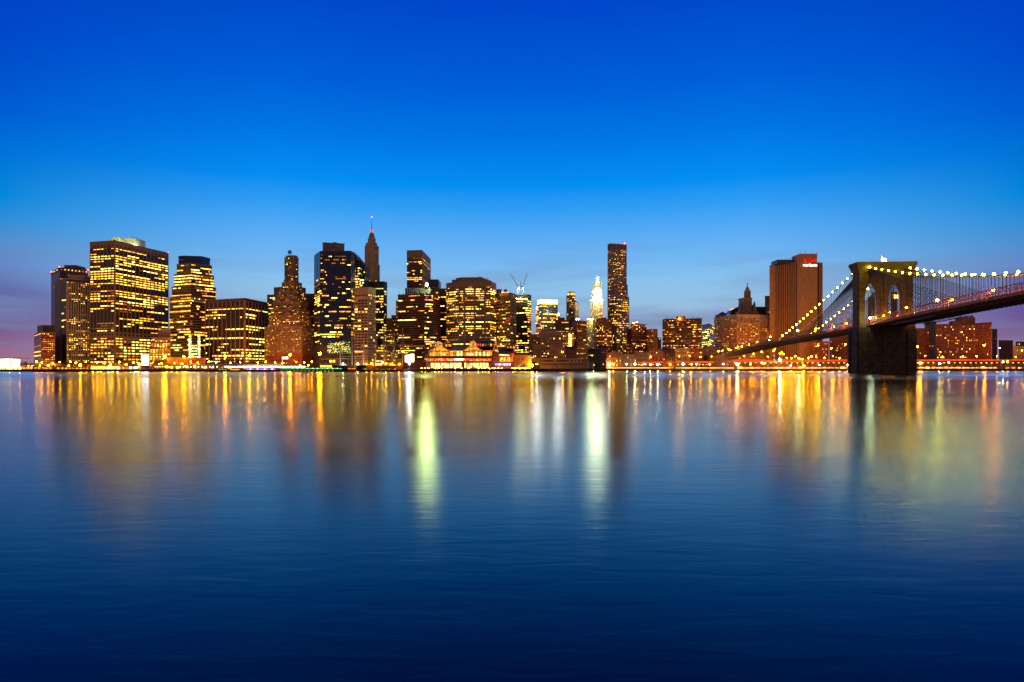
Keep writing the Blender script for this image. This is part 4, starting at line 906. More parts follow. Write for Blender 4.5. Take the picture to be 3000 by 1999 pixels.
# ------------------------------------------------------------------ suspension bridge
PH = math.atan2(.06, 1)
BX, BY = 280.5, 517.0
bridge = thing('suspension_bridge', 'stone towered suspension bridge with lamp strung cables at right', 'bridge', (BX, BY, 0), -PH)
def arch_tower():
    tw = bpy.data.objects.new('bridge_tower', None); COL.objects.link(tw); tw.parent = bridge; tw.scale = (.955,1,1)
    def bb(name, x0, x1, y0, y1, z0, z1, m='grey_granite', parent=None):
        return box(name, ((x0+x1)/2,(y0+y1)/2,(z0+z1)/2), (x1-x0,y1-y0,z1-z0), m, parent or tw)
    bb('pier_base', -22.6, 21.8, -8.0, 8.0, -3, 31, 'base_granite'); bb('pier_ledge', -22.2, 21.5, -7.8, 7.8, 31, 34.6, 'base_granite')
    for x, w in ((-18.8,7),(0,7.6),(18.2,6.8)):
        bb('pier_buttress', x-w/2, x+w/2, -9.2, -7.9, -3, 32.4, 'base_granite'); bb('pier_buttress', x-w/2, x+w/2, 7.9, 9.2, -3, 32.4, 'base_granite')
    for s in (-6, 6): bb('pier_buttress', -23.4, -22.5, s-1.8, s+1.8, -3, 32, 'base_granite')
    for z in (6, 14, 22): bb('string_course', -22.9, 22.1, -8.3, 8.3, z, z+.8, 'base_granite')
    z0, zs, za, zt, D = 34.6, 57.5, 69.6, 79.3, 4.3
    op = [(-15.3,-2.6),(2.6,15.3)]
    m = MB()
    for x0, x1 in ((-21,-15.3),(-2.6,2.6),(15.3,21)): m.box(((x0+x1)/2,0,(z0+zs)/2), (x1-x0,2*D,zs-z0), 'grey_granite')
    N = 10; prof = [(-21,None)]
    for x0, x1 in op:
        c, h = (x0+x1)/2, (x1-x0)/2
        for k in range(2*N+1):
            u = -1+k/N; Rr = ((za-zs)**2+h*h)/(2*h); prof.append((c+u*h, zs+math.sqrt(max(0, Rr*Rr-(abs(u)*h+Rr-h)**2))))
    prof.append((21,None))
    for (xa, a), (xb, c2) in zip(prof, prof[1:]):
        if xb-xa < 1e-4: continue
        za_, zb_ = (zs if a is None else a), (zs if c2 is None else c2)
        if abs(xa+2.6) < 1e-3 and abs(xb-2.6) < 1e-3: za_ = zb_ = zs
        v = [(xa,-D,za_),(xb,-D,zb_),(xb,-D,zt),(xa,-D,zt),(xa,D,za_),(xb,D,zb_),(xb,D,zt),(xa,D,zt)]
        m.add(v, [(0,1,2,3),(5,4,7,6),(0,4,5,1)], 'grey_granite')
    m.add([(-21,-D,zs),(-21,D,zs),(-21,D,zt),(-21,-D,zt)], [(1,0,3,2)], 'grey_granite'); m.add([(21,-D,zs),(21,D,zs),(21,D,zt),(21,-D,zt)], [(0,1,2,3)], 'grey_granite')
    m.done('arched_shaft', tw)
    for x in (-18.4, 0, 18.4):
        w = 4.2 if x else 3.0
        bb('buttress', x-w/2, x+w/2, -D-1.6, -D+.02, z0, 76.5); bb('buttress', x-w/2, x+w/2, D-.02, D+1.6, z0, 76.5)
    for k, (g, za2, zb2) in enumerate(((.0,76.5,77.9),(.3,77.9,79.3),(.8,79.3,80.6),(1.4,80.6,83.3))):
        bb('cornice_course', -21.4-g, 21.4+g, -6.2-g, 6.2+g, za2, zb2-.01)
    for s in (-1,1):   # pale ledge stones where shaft meets the pier
        bb('ledge_stone', s*18.4-3, s*18.4+3, -7.4, -4.7, 34.62, 36.4)
    # wall string courses on the front
    for z in (45, 52): 
        for x0, x1 in ((-21.06,-15.24),(-2.66,2.66),(15.24,21.06)): bb('string_course', x0, x1, -D-.18, D+.18, z, z+.7)
arch_tower()
def zdeck(y):      # top of the truss; y runs towards the city
    return 39.7 - .0385*y*(1 if y < 0 else .55) - (0 if y < 243 else .022*(y-243)) - (.00004*y*y if y < 0 else 0)
seg = [-330+10*k for k in range(0,91)]
def deck_strip(name, x0, x1, dz0, dz1, m, ya=-330, yb=560, step=20):
    mb = MB(); y = ya
    ys = []
    while y <= yb: ys.append(y); y += step
    v = []
    for y in ys: z = zdeck(y); v += [(x0,y,z+dz0),(x1,y,z+dz0),(x1,y,z+dz1),(x0,y,z+dz1)]
    f = []
    for k in range(len(ys)-1):
        a = 4*k; f += [(a,a+4,a+5,a+1),(a+1,a+5,a+6,a+2),(a+2,a+6,a+7,a+3),(a+3,a+7,a+4,a)]
    f += [(0,1,2,3), tuple(4*(len(ys)-1)+q for q in (3,2,1,0))]
    mb.add(v, f, m); return mb.done(name, bridge)
deck_strip('deck', -13, 13, -3.9, -2.8, 'deck_steel')
for x in (-13.2, 13.2):
    deck_strip('truss_chord', x-.3, x+.3, 1.2, 1.65, 'deck_steel'); deck_strip('truss_chord', x-.3, x+.3, -4.3, -3.8, 'deck_steel')
    deck_strip('truss_chord', x-.22, x+.22, -1.4, -1.1, 'deck_steel')
for x in (-7.5,-2.5,2.5,7.5): deck_strip('floor_girder', x-.3, x+.3, -5.4, -3.95, 'deck_steel')
deck_strip('walkway', -2.4, 2.4, -.2, .15, 'timber'); 
y = -230
while y < 330:
    z = zdeck(y+2); near = y < 20
    bar('truss_post', (-13.2,y,zdeck(y)-4), (-13.2,y,zdeck(y)+1.3), .28, 'deck_steel', bridge)
    if near:
        bar('truss_brace', (-13.2,y,zdeck(y)-1.3), (-13.2,y+4,zdeck(y+4)+1.3), .18, 'deck_steel', bridge); bar('truss_brace', (-13.2,y+4,zdeck(y+4)-1.3), (-13.2,y,zdeck(y)+1.3), .18, 'deck_steel', bridge)
        bar('floor_beam', (-13,y,z-4.6), (13,y,z-4.6), .5, 'deck_steel', bridge, .8)
    else: bar('truss_brace', (-13.2,y,zdeck(y)-4), (-13.2,y+4,zdeck(y+4)+1.2), .2, 'deck_steel', bridge)
    y += 4
# cables
def zcab(y):
    if y <= 6: return 48.9+.00053*(y+243)**2
    s = 48.9+.00053*(249)**2; t = (y-6)/184
    return s + (34.8-s)*t - 2.2*math.sin(math.pi*min(1,t))*.6
CAB = {}
XC = (-13.0,-3.2,3.2,13.0)
for x in XC:
    ys = [-300+8*k for k in range(39)]+[6]+[6+8*k for k in range(1,24)]
    m = MB()
    for a, c in zip(ys, ys[1:]): m.bar((x,a,zcab(a)), (x,c,zcab(c)), .42, 'spar')
    CAB[x] = m.done('main_cable', bridge)
n_sus = 0
for x in (-13.0, 13.0):
    y = -220
    while y < 182:
        if abs(y) > 8 and zcab(y)-zdeck(y) > 1.5: bar('suspender', (x,y,zdeck(y)-.2), (x,y,zcab(y)-.1), .19, 'rope', bridge)
        y += 3.2
    for s in (-1, 1):
        for k in range(1, 27):
            y = s*(8+k*4.3); bar('stay', (x,y,zdeck(y)-.2), (x,s*5,79.5-.0*k), .25, 'rope', bridge)
for x in (-3.2, 3.2):
    y = -220
    while y < 180:
        if abs(y) > 10 and zcab(y)-zdeck(y) > 1.5: bar('inner_suspender', (x,y,zdeck(y)), (x,y,zcab(y)-.1), .1, 'rope', bridge)
        y += 6.4
for x, ph in ((-13.0,0),(13.0,3)):
    y = -200+ph
    while y < 186:
        if abs(y) > 5: ball('cable_lamp', (x,y,zcab(y)+1.0), .6, 'lamp_cable', CAB[x])
        y += 9.6
# deck lamps and the two floodlights at the roadway
for y, m, x, h, r in ((-14,'lamp_cool',-15.5,0.6,.42),(-36,'lamp_amber',-12,2,.3),(-8,'lamp_sodium',-3,3,.35),(-62,'lamp_amber',-13.4,2.2,.3),(-98,'lamp_cable',-13,2.4,.55),(-112,'lamp_sodium',-12,.8,.42),(-150,'lamp_sodium',-12,1.2,.42),(35,'lamp_sodium',-12,1,.4),(60,'lamp_sodium',-12,.6,.4),(95,'lamp_amber',-13.4,1.4,.45),(140,'lamp_cool',-13.6,3.2,.5),(190,'lamp_sodium',-12,2,.5),(225,'lamp_amber',-13,3,.5),(15,'lamp_sodium',-12,1,.4)):
    ball('deck_lamp', (x,y,zdeck(y)+h), r*1.5, m, bridge); bar('lamp_post', (x,y,zdeck(y)-2), (x,y,zdeck(y)+h-r*.8), .16, 'dark_steel', bridge)
for x in (-8.8, 8.8): ball('arch_lamp', (x,-9,zdeck(-9)+1.5), .42, 'lamp_cable', bridge)
ball('deck_lamp', (17,-12,zdeck(-12)+4), .6, 'lamp_amber', bridge); ball('signal_lamp', (4,-14,zdeck(-14)+2), .35, 'lamp_small_red', bridge)
for k in range(34):
    y = -200+k*8; ball('traffic_glow', (-9,y,zdeck(y)-2.3), .16, 'lamp_traffic_glow', bridge)  # hidden lamps added to give the truss a glow of traffic
# masonry approach behind the shore
m = MB()
m.box((0,610,12), (26,200,20), 'dark_brick'); m.done('approach_wall', bridge)
# work platform hung under the main span
m = MB(); 
for k in range(9): m.bar((-11+k*.1,-40-k*6,zdeck(-40-k*6)-6.4), (12,-40-k*6,zdeck(-40-k*6)-6.4), .3, 'dark_steel')
for x in (-11,0,11): m.bar((x,-36,zdeck(-36)-6.6), (x,-92,zdeck(-92)-6.6), .4, 'dark_steel')
m.done('work_platform', bridge)
# flag on the tower top, on its own pole
fl = thing('flag', 'pale floodlit flag on a pole on top of the bridge tower', 'flag', (BX-1, BY, 83.4))
bar('pole', (0,0,0), (0,0,9.2), .22, 'white_paint', fl)
NX, NZ = 14, 7; v = []; f = []
for i in range(NX+1):
    for k in range(NZ+1): v.append((.15+i*.33, .5*math.sin(i*.8+k*.3), 2.0+k*.62 - i*.07 - .02*i*i + .12*math.sin(i*1.1)))
for i in range(NX):
    for k in range(NZ): a = i*(NZ+1)+k; f.append((a,a+NZ+1,a+NZ+2,a+1))
o = mesh_obj('cloth', v, f, 'sail_cloth', fl); md = o.modifiers.new('thickness', 'SOLIDIFY'); md.thickness = .05
for k, (x, y) in enumerate(((-1,-2),(3,-2.4),(5,-1.5))): ball('floodlight', (x,y,.22), .2, 'lamp_flood_white', fl)

# ------------------------------------------------------------------ elevated riverside road
def viaduct(name, label, pts, zt, cols, rail_m, strip=None, thick=1.6, wid=14, zb=LAND):
    o = thing(name, label, 'road', (pts[0][0], pts[0][1], zb)); o['category'] = 'elevated road'
    for (a, za), (c, zc) in zip(zip(pts, zt), zip(pts[1:], zt[1:])):
        A, B2 = Vector((a[0]-pts[0][0], a[1]-pts[0][1], za-zb)), Vector((c[0]-pts[0][0], c[1]-pts[0][1], zc-zb)); d = (B2-A).normalized(); nn = Vector((-d.y, d.x, 0))
        m = MB()
        q = [A, B2, B2+nn*wid, A+nn*wid]; m.add([p-Vector((0,0,thick)) for p in q]+q, [(0,1,5,4),(1,2,6,5),(2,3,7,6),(3,0,4,7),(4,5,6,7),(3,2,1,0)], 'asphalt'); m.done('deck', o)
        bar('parapet', A-nn*.2+Vector((0,0,-.4)), B2-nn*.2+Vector((0,0,-.4)), .3, rail_m, o, 2.2); bar('rail', A-nn*.1+Vector((0,0,1.4)), B2-nn*.1+Vector((0,0,1.4)), .18, 'grey_steel', o)
        n = max(2, int((B2-A).length/cols))
        for k in range(n+1):
            p = A.lerp(B2, k/n)
            for w in (1.2, wid-1.2): bar('column', tuple((p+nn*w).xy)+(0,), tuple((p+nn*w).xy)+(p.z-thick,), .9, 'concrete', o)
            bar('cross_beam', p+nn*.3-Vector((0,0,thick+.5)), p+nn*(wid-.3)-Vector((0,0,thick+.5)), .9, 'concrete', o)
    return o
lr = [(-408,771),(-330,773),(-262,779)]
v1 = viaduct('elevated_road', 'elevated riverside road on columns along the left shore', lr, [7.8]*3, 13, 'tan_brick')
v2 = viaduct('elevated_road', 'elevated riverside road on columns below the bridge, right half', [(105,1012),(330,1030),(800,1014)], [11,14,16], 14, 'deck_steel', zb=LAND)
for vo, a, c, hh_, m in ((v1,(-406,783),(-264,791),4.2,'tan_brick'),(v2,(108,1025),(328,1043),9.5,'tan_brick'),(v2,(334,1042),(796,1027),12,'red_brick')):
    A, B2 = Vector((a[0]-vo.location.x, a[1]-vo.location.y)), Vector((c[0]-vo.location.x, c[1]-vo.location.y)); L = (B2-A).length; n = int(L/9)
    bar('glow_wall', (A.x,A.y,hh_/2), (B2.x,B2.y,hh_/2), .5, m, vo, hh_) if False else box('glow_wall', ((A.x+B2.x)/2,(A.y+B2.y)/2,hh_/2), (L,.6,hh_), m, vo, math.atan2(B2.y-A.y,B2.x-A.x))  # wall added behind the road to catch lamp light and glow
    for k in range(n):
        if rng.random() < .6:
            p = A.lerp(B2,(k+.5)/n); box('stall_opening', (p.x,p.y-.5,1.7+rng.random()), (rng.uniform(3,6.5),.3,rng.uniform(1.4,2.8)), rng.choice(('arcade_glow','gallery_glow','bar_glow','shop_glow')), vo, math.atan2(B2.y-A.y,B2.x-A.x))
for k, (a, c, t, m, l) in enumerate(((100,165,1066,'tan_brick','added low lamp lit brick range at the foot of the small brown block'),(170,258,1069,'red_brick','added low lamp lit red range at the foot of the cream striped tower'),(268,335,1067,'tan_brick','added low lamp lit range under the left face of the broad slab'),(340,409,1068,'red_brick','added low lamp lit range under the right face of the broad slab'))):  # low ranges added to carry an orange glow along the shore
    Y = 862; x0, x1 = wx(a,Y), wx(c,Y); z = wz(t,Y)-LAND; o = thing('shore_glow_range', l, 'building', ((x0+x1)/2,Y,LAND), 0, 'added low ranges on the left shore'); L = x1-x0
    box('wall', (0,5,z/2), (L,9,z), m, o); box('parapet', (0,4.8,z+.3), (L+.6,9.8,.6), 'brown_stone', o); n = int(L/3.6)
    for q in range(n):
        for st in range(max(1,int(z/4))):
            if rng.random() < .55: box('window', (-L/2+L*(q+.5)/n,.42,2.2+st*3.6), (1.5,.2,1.9), rng.choice(('lit_gold','lit_dim','lit_amber','lit_yellow')), o)
        box('pilaster', (-L/2+L*q/n+.3,.35,z/2), (.5,.4,z), 'brown_stone', o)
# low sheds with glowing bays, added to fill the left shore with glow
for k, (a, c, t, m, gl, l) in enumerate(((-20,62,1079,'concrete','lit_white','added low quay shed with a glowing bay row below the glowing terminal'),(64,96,1073,'red_brick','arcade_glow','added small orange brick quay house with glowing bays right of the glowing terminal'),(98,186,1074,'tan_brick','gallery_glow','added long low quay shed with golden glow bays below the small brown block'),(188,262,1075.5,'dark_timber','bar_glow','added dark low timber quay shed with glow bays below the cream striped tower'),(264,352,1073.5,'tan_brick','shop_glow','added low quay shed with blazing glow bays below the left half of the broad slab'),(354,412,1074.5,'olive_brick','gallery_glow','added low quay shed with golden glow bays left of the white billboard'))):
    Y = 757; x0, x1 = wx(a,Y), wx(c,Y); z = wz(t,Y)-LAND; o = thing('shore_glow_shed', l, 'shed', ((x0+x1)/2,Y,LAND), 0, 'added glow sheds on the left shore'); L = x1-x0
    box('wall', (0,5,z/2), (L,9,z), m, o); box('roof', (0,4.6,z+.15), (L+.8,10.4,.3), 'roof_tar', o); n = max(3, int(L/4))
    for q in range(n):
        if rng.random() < .95: box('bay', (-L/2+L*(q+.5)/n,.42,z*.45), (L/n*.72,.2,z*.66), gl, o)
        box('post', (-L/2+L*q/n+.2,.3,z/2), (.3,.4,z), 'dark_timber', o)
# lamp rows fixed under the decks
def under(o, pa, pb, z, n, m, size, name='deck_lamp'):
    for k in range(n):
        x = pa[0]+(pb[0]-pa[0])*(k+.5)/n; y = pa[1]+(pb[1]-pa[1])*(k+.5)/n
        box(name, (x-o.location.x, y-o.location.y, z-o.location.z), size, m, o)
under(v1, (wx(655,772),774), (wx(895,776),776), 5.6, 44, 'strip_white', (1.5,.3,.45))
under(v1, (wx(520,772),773), (wx(650,772),774), 5.5, 12, 'strip_white', (.7,.3,.5))
under(v1, (-404,771), (wx(520,772),773), 5.5, 10, 'strip_gold', (1.2,.3,.6))
under(v2, (110,1012), (328,1029), 9.5, 40, 'strip_gold', (1.8,.3,.6)); under(v2, (332,1029), (795,1013), 12, 60, 'strip_gold', (2.2,.3,.5))  # gold strips on the right road stand where boat light trails ran
under(v2, (112,1011.2), (328,1028.6), 13.0, 90, 'strip_red', (2.3,.2,.8), 'boat_trail_strip'); under(v2, (332,1028.8), (796,1012.8), 16.1, 150, 'strip_red', (2.8,.2,.8), 'boat_trail_strip')  # red strips stand in for the light trails of passing boats

# esplanade railing along the right shore, gold strips standing in for boat light trails
es = thing('esplanade', 'esplanade railing below the elevated road, its gold strip standing in for boat light trails', 'railing', (105,988,LAND)); 
for a, c in (((108,986),(328,1009)),((332,1009),(700,985))):
    bar('rail', (a[0]-105,a[1]-988+.6,1.3), (c[0]-105,c[1]-988+.6,1.3), .14, 'grey_steel', es); bar('kerb_wall', (a[0]-105,a[1]-988+.6,.3), (c[0]-105,c[1]-988+.6,.3), .5, 'tan_brick', es)
    n = 60
    for k in range(n):
        x, y = a[0]+(c[0]-a[0])*(k+.5)/n, a[1]+(c[1]-a[1])*(k+.5)/n
        box('boat_trail_strip', (x-105,y-988+.3,1.75), ((c[0]-a[0])/n*.8,.15,.35), 'strip_gold', es)
        if k % 3 == 0: box('post', (x-105,y-988+.6,.8), (.15,.15,1.2), 'grey_steel', es)

# ------------------------------------------------------------------ shopping pier
YP = 792.0
def P(px, py, y=YP): return Vector((wx(px,y), y, wz(py,y)))
pier = thing('shopping_pier', 'three storey shopping pavilion on a pier with violet roofs and light strung gables', 'pavilion', (wx(1352,YP), YP, 0))
po = pier.location
def pl(v): return tuple(Vector(v)-po)
def pbox(name, px0, px1, py0, py1, y0, y1, m, par=None):
    a, c = P(px0,py0), P(px1,py1); o = box(name, pl(((a.x+c.x)/2,(y0+y1)/2,(a.z+c.z)/2)), (abs(c.x-a.x),y1-y0,abs(a.z-c.z)), m, par or pier); return o
pbox('pier_platform', 1215, 1600, 1087.6, 1081, YP-14, YP+60, 'dark_timber')
for k in range(64): box('pile', pl((wx(1217+k*6,YP),YP-14.4,1.0)), (.7,.7,3.2), 'dark_timber', pier)
pbox('ground_storey', 1249, 1440, 1080.8, 1062.4, YP+1.5, YP+48, 'dark_brick'); pbox('middle_storey', 1246, 1441, 1062.4, 1048, YP+1.5, YP+48, 'dark_brick'); pbox('top_storey', 1254, 1443, 1048, 1028, YP+3, YP+46, 'dark_brick')
r = random.Random(3)
for px0, px1 in ((1262,1272),(1274,1289),(1291,1299),(1300,1316),(1318,1326),(1329,1352),(1361,1366),(1368,1384),(1386,1402),(1405,1414),(1415,1422),(1424,1431)):
    n = max(1, (px1-px0)//5)
    for k in range(n): pbox('shop_window', px0+(px1-px0)*k/n, px0+(px1-px0)*(k+.9)/n, 1078.5, 1063.6, YP+1.3, YP+1.6, 'shop_glow')
for k in range(40): pbox('bar_window', 1248+k*4.8, 1252.2+k*4.8, 1058.6, 1050.6, YP+1.3, YP+1.6, r.choice(('bar_glow','bar_glow','gallery_glow','lit_red')))
for k in range(26): ball('terrace_bulb', pl((wx(1250+k*7.4+r.uniform(-2,2),YP),YP-1,wz(1054+r.uniform(-2,3),YP))), .2, r.choice(('bulb_gold','bulb_rose','bulb_gold','screen_white')), pier)
for k in range(12): pbox('terrace_screen', 1330+k*2.4, 1332+k*2.4, 1055, 1051, YP+.9, YP+1.2, 'screen_white' if k > 2 else 'bulb_blue')
for k in range(34): pbox('gallery_window', 1257+k*5.45, 1261.4+k*5.45, 1043, 1030.5, YP+2.8, YP+3.1, r.choice(('gallery_glow','shop_glow','gallery_glow','lit_gold')))
for px0, px1 in ((1297,1303),(1338,1356),(1366,1386)): pbox('gallery_lamp_row', px0, px1, 1041, 1036, YP+2.4, YP+2.7, 'shop_glow')
pbox('balcony', 1244, 1441, 1049.5, 1043.6, YP-3, YP+1.4, 'dark_timber'); pbox('balcony', 1243, 1441, 1062.6, 1059.4, YP-4, YP+1.4, 'dark_timber')
for px in (1252.5,1259.5,1282,1317,1357,1416,1444): pbox('post', px-.45, px+.45, 1081, 1027, YP-2.6, YP-1.9, 'dark_steel')
for a, c in (((1292,1077),(1313,1063)),((1366,1062),(1390,1079))): bar('stair', pl(P(*a,YP-3)), pl(P(*c,YP-3)), .7, 'dark_timber', pier)
def roofslab(name, pts, m='blue_roof', t=.5, par=None):
    v = [Vector(p)-po for p in pts]; v += [p-Vector((0,0,t)) for p in v]; n = len(pts)
    mesh_obj(name, v, [tuple(range(n)), tuple(range(2*n-1,n-1,-1))]+[(i,n+i,n+(i+1)%n,(i+1)%n) for i in range(n)], m, par or pier)
z_e, z_r = wz(1028,YP), wz(1014.5,YP)
xl, xr = wx(1254,YP), wx(1446,YP)
roofslab('main_roof', [(xl,YP-1,z_e),(xr,YP-1,z_e),(xr-2,YP+20,z_r+1),(xl+6,YP+20,z_r+1)]); roofslab('main_roof', [(xr-2,YP+20.1,z_r+1),(xr,YP+48,z_e),(xl,YP+48,z_e),(xl+6,YP+20.1,z_r+1)])
def gable(cx, hw, mw, pk, y0=YP-2.2):
    """big front gable with glowing truss and a raised monitor above it"""
    L, Rr, C = P(cx-hw,1028,y0), P(cx+hw,1028,y0), P(cx,0,y0)
    zs = wz(1017,y0); ml, mr_ = P(cx-mw,1017,y0), P(cx+mw,1017,y0); zt = wz(pk+6,y0); zk = wz(pk,y0)
    m = MB(); m.add([pl(L),pl(Rr),pl(mr_),pl(ml)], [(0,1,2,3)], 'gallery_glow'); m.add([pl((ml.x,y0,zs)),pl((mr_.x,y0,zs)),pl((mr_.x,y0,zt)),pl((C.x,y0,zk)),pl((ml.x,y0,zt))], [(0,1,2,3,4)], 'bar_glow'); gz = m.done('gable_glazing', pier)
    for p, q in ((L,ml),(Rr,mr_),((ml.x,y0,zs),(ml.x,y0,zt)),((mr_.x,y0,zs),(mr_.x,y0,zt)),((ml.x,y0,zt),(C.x,y0,zk)),((mr_.x,y0,zt),(C.x,y0,zk))):
        p, q = Vector(p), Vector(q); f = Vector((0,-.4,0)); bar('gable_frame', pl(p+f), pl(q+f), .55, 'dark_steel', gz)
        n = max(3, int((q-p).length/1.3))
        for k in range(n): ball('festoon_bulb', pl(p.lerp(q,(k+.5)/n)+Vector((0,-.9,.2))), .24, 'bulb_rose', gz)
    for p, q in ((ml,(mr_.x,y0,zt)),(mr_,(ml.x,y0,zt)),(L,(C.x,y0,zs)),(Rr,(C.x,y0,zs)),((C.x,y0,wz(1028,y0)),(C.x,y0,zk)),((cx*0+ (L.x+C.x)/2,y0,wz(1028,y0)),((L.x+C.x)/2,y0,wz(1022.5,y0))),(((Rr.x+C.x)/2,y0,wz(1028,y0)),((Rr.x+C.x)/2,y0,wz(1022.5,y0)))): bar('gable_truss', pl(Vector(p)+Vector((0,-.3,0))), pl(Vector(q)+Vector((0,-.3,0))), .3, 'dark_steel', gz)
    D = Vector((0,26,0))
    for p, q in ((L,ml),(mr_,Rr)): roofslab('gable_roof', [p+Vector((0,0,.4)),q+Vector((0,0,.4)),q+D+Vector((0,0,.4)),p+D+Vector((0,0,.4))])
    for s, e in (((ml.x-.5,y0-.3,zt),(C.x,y0-.3,zk)),((C.x,y0-.3,zk),(mr_.x+.5,y0-.3,zt))): s, e = Vector(s)+Vector((0,0,.5)), Vector(e)+Vector((0,0,.5)); roofslab('monitor_roof', [s,e,e+D,s+D])
    for x in (ml.x, mr_.x): box('monitor_wall', pl((x, y0+13.2, (zs+zt)/2)), (.4,26,zt-zs), 'dark_brick', pier)
    for k in range(5): ball('gable_lamp', pl((C.x-6+3*k, y0-.8, wz(1022+.6*abs(k-2),y0))), .26, 'bulb_gold', gz)
gable(1288, 28, 8.6, 1001); gable(1385.5, 28.5, 10, 998.5)
def monitor(px0, px1, pr, pe, pb, y, n, par=None, red=0):
    a, c = P(px0,pe,y), P(px1,pe,y); zr = wz(pr,y); zb = wz(pb,y)
    box('monitor_wall', pl(((a.x+c.x)/2,y+6.4,(a.z+zb)/2)), (c.x-a.x-.6,12,a.z-zb), 'dark_brick', par or pier)
    roofslab('monitor_roof', [(a.x,y-.4,a.z+.3),(c.x,y-.4,a.z+.3),(c.x-1,y+6,zr),(a.x+1,y+6,zr)]); roofslab('monitor_roof', [(c.x-1,y+6.1,zr),(c.x,y+13,a.z+.3),(a.x,y+13,a.z+.3),(a.x+1,y+6.1,zr)])
    for k in range(n):
        x = a.x+(c.x-a.x)*(k+.5)/n; box('monitor_window', pl((x,y+.3,(a.z+zb)/2+.1)), ((c.x-a.x)/n*.5,.3,(a.z-zb)*.7), 'lit_red' if k < red else r.choice(('lit_gold','gallery_glow','lit_dim')), par or pier)
monitor(1259, 1279, 1002, 1008.5, 1018, YP+8, 3); monitor(1297, 1322, 1002, 1008, 1017, YP+10, 6); monitor(1396, 1450, 999.5, 1006.5, 1016, YP+6, 7, red=2)
def end_gable(cx, hw, pk, y):
    a, c, k = P(cx-hw,1030,y), P(cx+hw*.8,1030,y), P(cx,pk,y); t1, t2 = P(cx-hw*.3,1013,y), P(cx+hw*.3,1013,y)
    m = MB(); m.add([pl(a),pl(c),pl(t2),pl(k),pl(t1)], [(0,1,2,3,4)], 'dark_brick'); m.done('end_gable', pier)
    for p, q in ((a,t1),(t1,k),(k,t2),(t2,c)):
        bar('gable_frame', pl(p+Vector((0,-.3,0))), pl(q+Vector((0,-.3,0))), .5, 'dark_steel', pier)
        n = max(3, int((q-p).length/1.1))
        for i in range(n): ball('festoon_bulb', pl(p.lerp(q,(i+.5)/n)+Vector((0,-.8,0))), .26, 'bulb_rose', pier)
    for i in range(3): ball('gable_lamp', pl(P(cx-2+2*i,1027,y-1))[0:3], .35, 'bulb_gold', pier)
end_gable(1453, 9, 1000.5, YP-1.5)
for i in range(24): ball('festoon_bulb', pl(P(1418+i*1.15,1028.3,YP-1.6)), .22, 'bulb_rose', pier)
for i in range(30): ball('festoon_bulb', pl(P(1317+i*1.3,1029.2,YP-1.6)), .2, 'bulb_rose' if i % 2 else 'bulb_gold', pier)
# lower wing to the right
pbox('wing', 1441, 1506, 1081, 1033, YP+6, YP+44, 'red_brick'); 
za, zb = wz(1035,YP), wz(1020,YP)
roofslab('wing_roof', [(wx(1458,YP),YP+4,za),(wx(1510,YP),YP+4,za),(wx(1508,YP),YP+22,zb),(wx(1462,YP),YP+22,zb)])
monitor(1484, 1509, 1010, 1014, 1022, YP+14, 3, red=0); end_gable(1512, 6.5, 1011, YP+3)
for k in range(9): pbox('wing_window', 1465+k*4.3, 1467.2+k*4.3, 1060, 1047, YP+5.7, YP+6.05, r.choice(('lit_yellow','gallery_glow','lit_gold')))
for k in range(10): pbox('wing_lamp', 1462+k*3.1, 1464+k*3.1, 1041.5+k*.2, 1038+k*.2, YP+5.4, YP+5.9, 'shop_glow')
pbox('red_banner', 1499, 1506, 1046, 1035, YP+5.3, YP+5.8, 'sign_red')
for k in range(11): pbox('blue_lamp', 1451+k*4.2, 1453.4+k*4.2, 1070, 1066, YP+1, YP+1.5, r.choice(('bulb_blue','bulb_blue','bulb_violet','screen_white')))
for i, px in enumerate((1236,1246,1255,1275,1285,1294,1333,1352,1372,1402,1413,1422,1433,1443,1450,1460,1470,1501,1507,1512,1518,1523,1529,1535,1540,1546)):
    ball('pier_lamp', pl((wx(px,YP-13),YP-13.4,wz(1080,YP-13)+.4)), .42 if i % 3 else .6, 'lamp_pier', pier)
rr = random.Random(8)
for k in range(60):   # parasols, planters and tables on the apron read as dark specks
    pass
for k in range(7):
    x = wx(1465+k*12+rr.uniform(-3,3),YP-4); t = MB(); t.tube((x-po.x,-6+rr.uniform(-2,2)), 2.0, .1, 2.4+LAND, 3.4+LAND, rr.choice(('sail_cloth','navy_paint','cream_paint')), 8); t.tube((x-po.x,-5), .08, .08, LAND, LAND+3, 'dark_steel', 5); t.done('parasol', pier)
tent = thing('market_tent', 'pale blue peaked tent on the pier apron beside the lit yellow shed', 'tent', (wx(1530,YP-2),YP-2,LAND))
m = MB(); m.add([(-6,-5,2.5),(7,-5,2.5),(7,5,2.5),(-6,5,2.5),(-1,-1,6.6),(2,1,6.6)], [(0,1,5,4),(1,2,5),(2,3,4,5),(3,0,4)], 'sail_cloth'); m.done('canopy', tent)
for x, y in ((-6,-5),(7,-5),(7,5),(-6,5)): bar('pole', (x,y,0), (x,y,2.6), .14, 'grey_steel', tent)
sh = thing('brick_shed', 'small brick shed with one yellow lit wall right of the shopping pier', 'shed', (wx(1535,815),815,LAND))
H = wz(1040,815)-LAND
box('wall', (-4,6,H/2), (17,14,H), 'tan_brick', sh); box('lit_wall', (6.5,3,H/2-.3), (4.6,8,H-.6), 'cream_paint', sh)
m = MB(); m.add([(-13,-1.5,H),(9.5,-1.5,H),(9.5,14,H),(-13,14,H),(-11,6,H+3),(7,6,H+3)], [(0,1,5,4),(1,2,5),(2,3,4,5),(3,0,4)], 'violet_grey'); m.done('roof', sh)
for k in range(3): box('window', (-10+k*4.6,-1.1,H*.68), (1.6,.3,2.2), 'lit_dim', sh); 
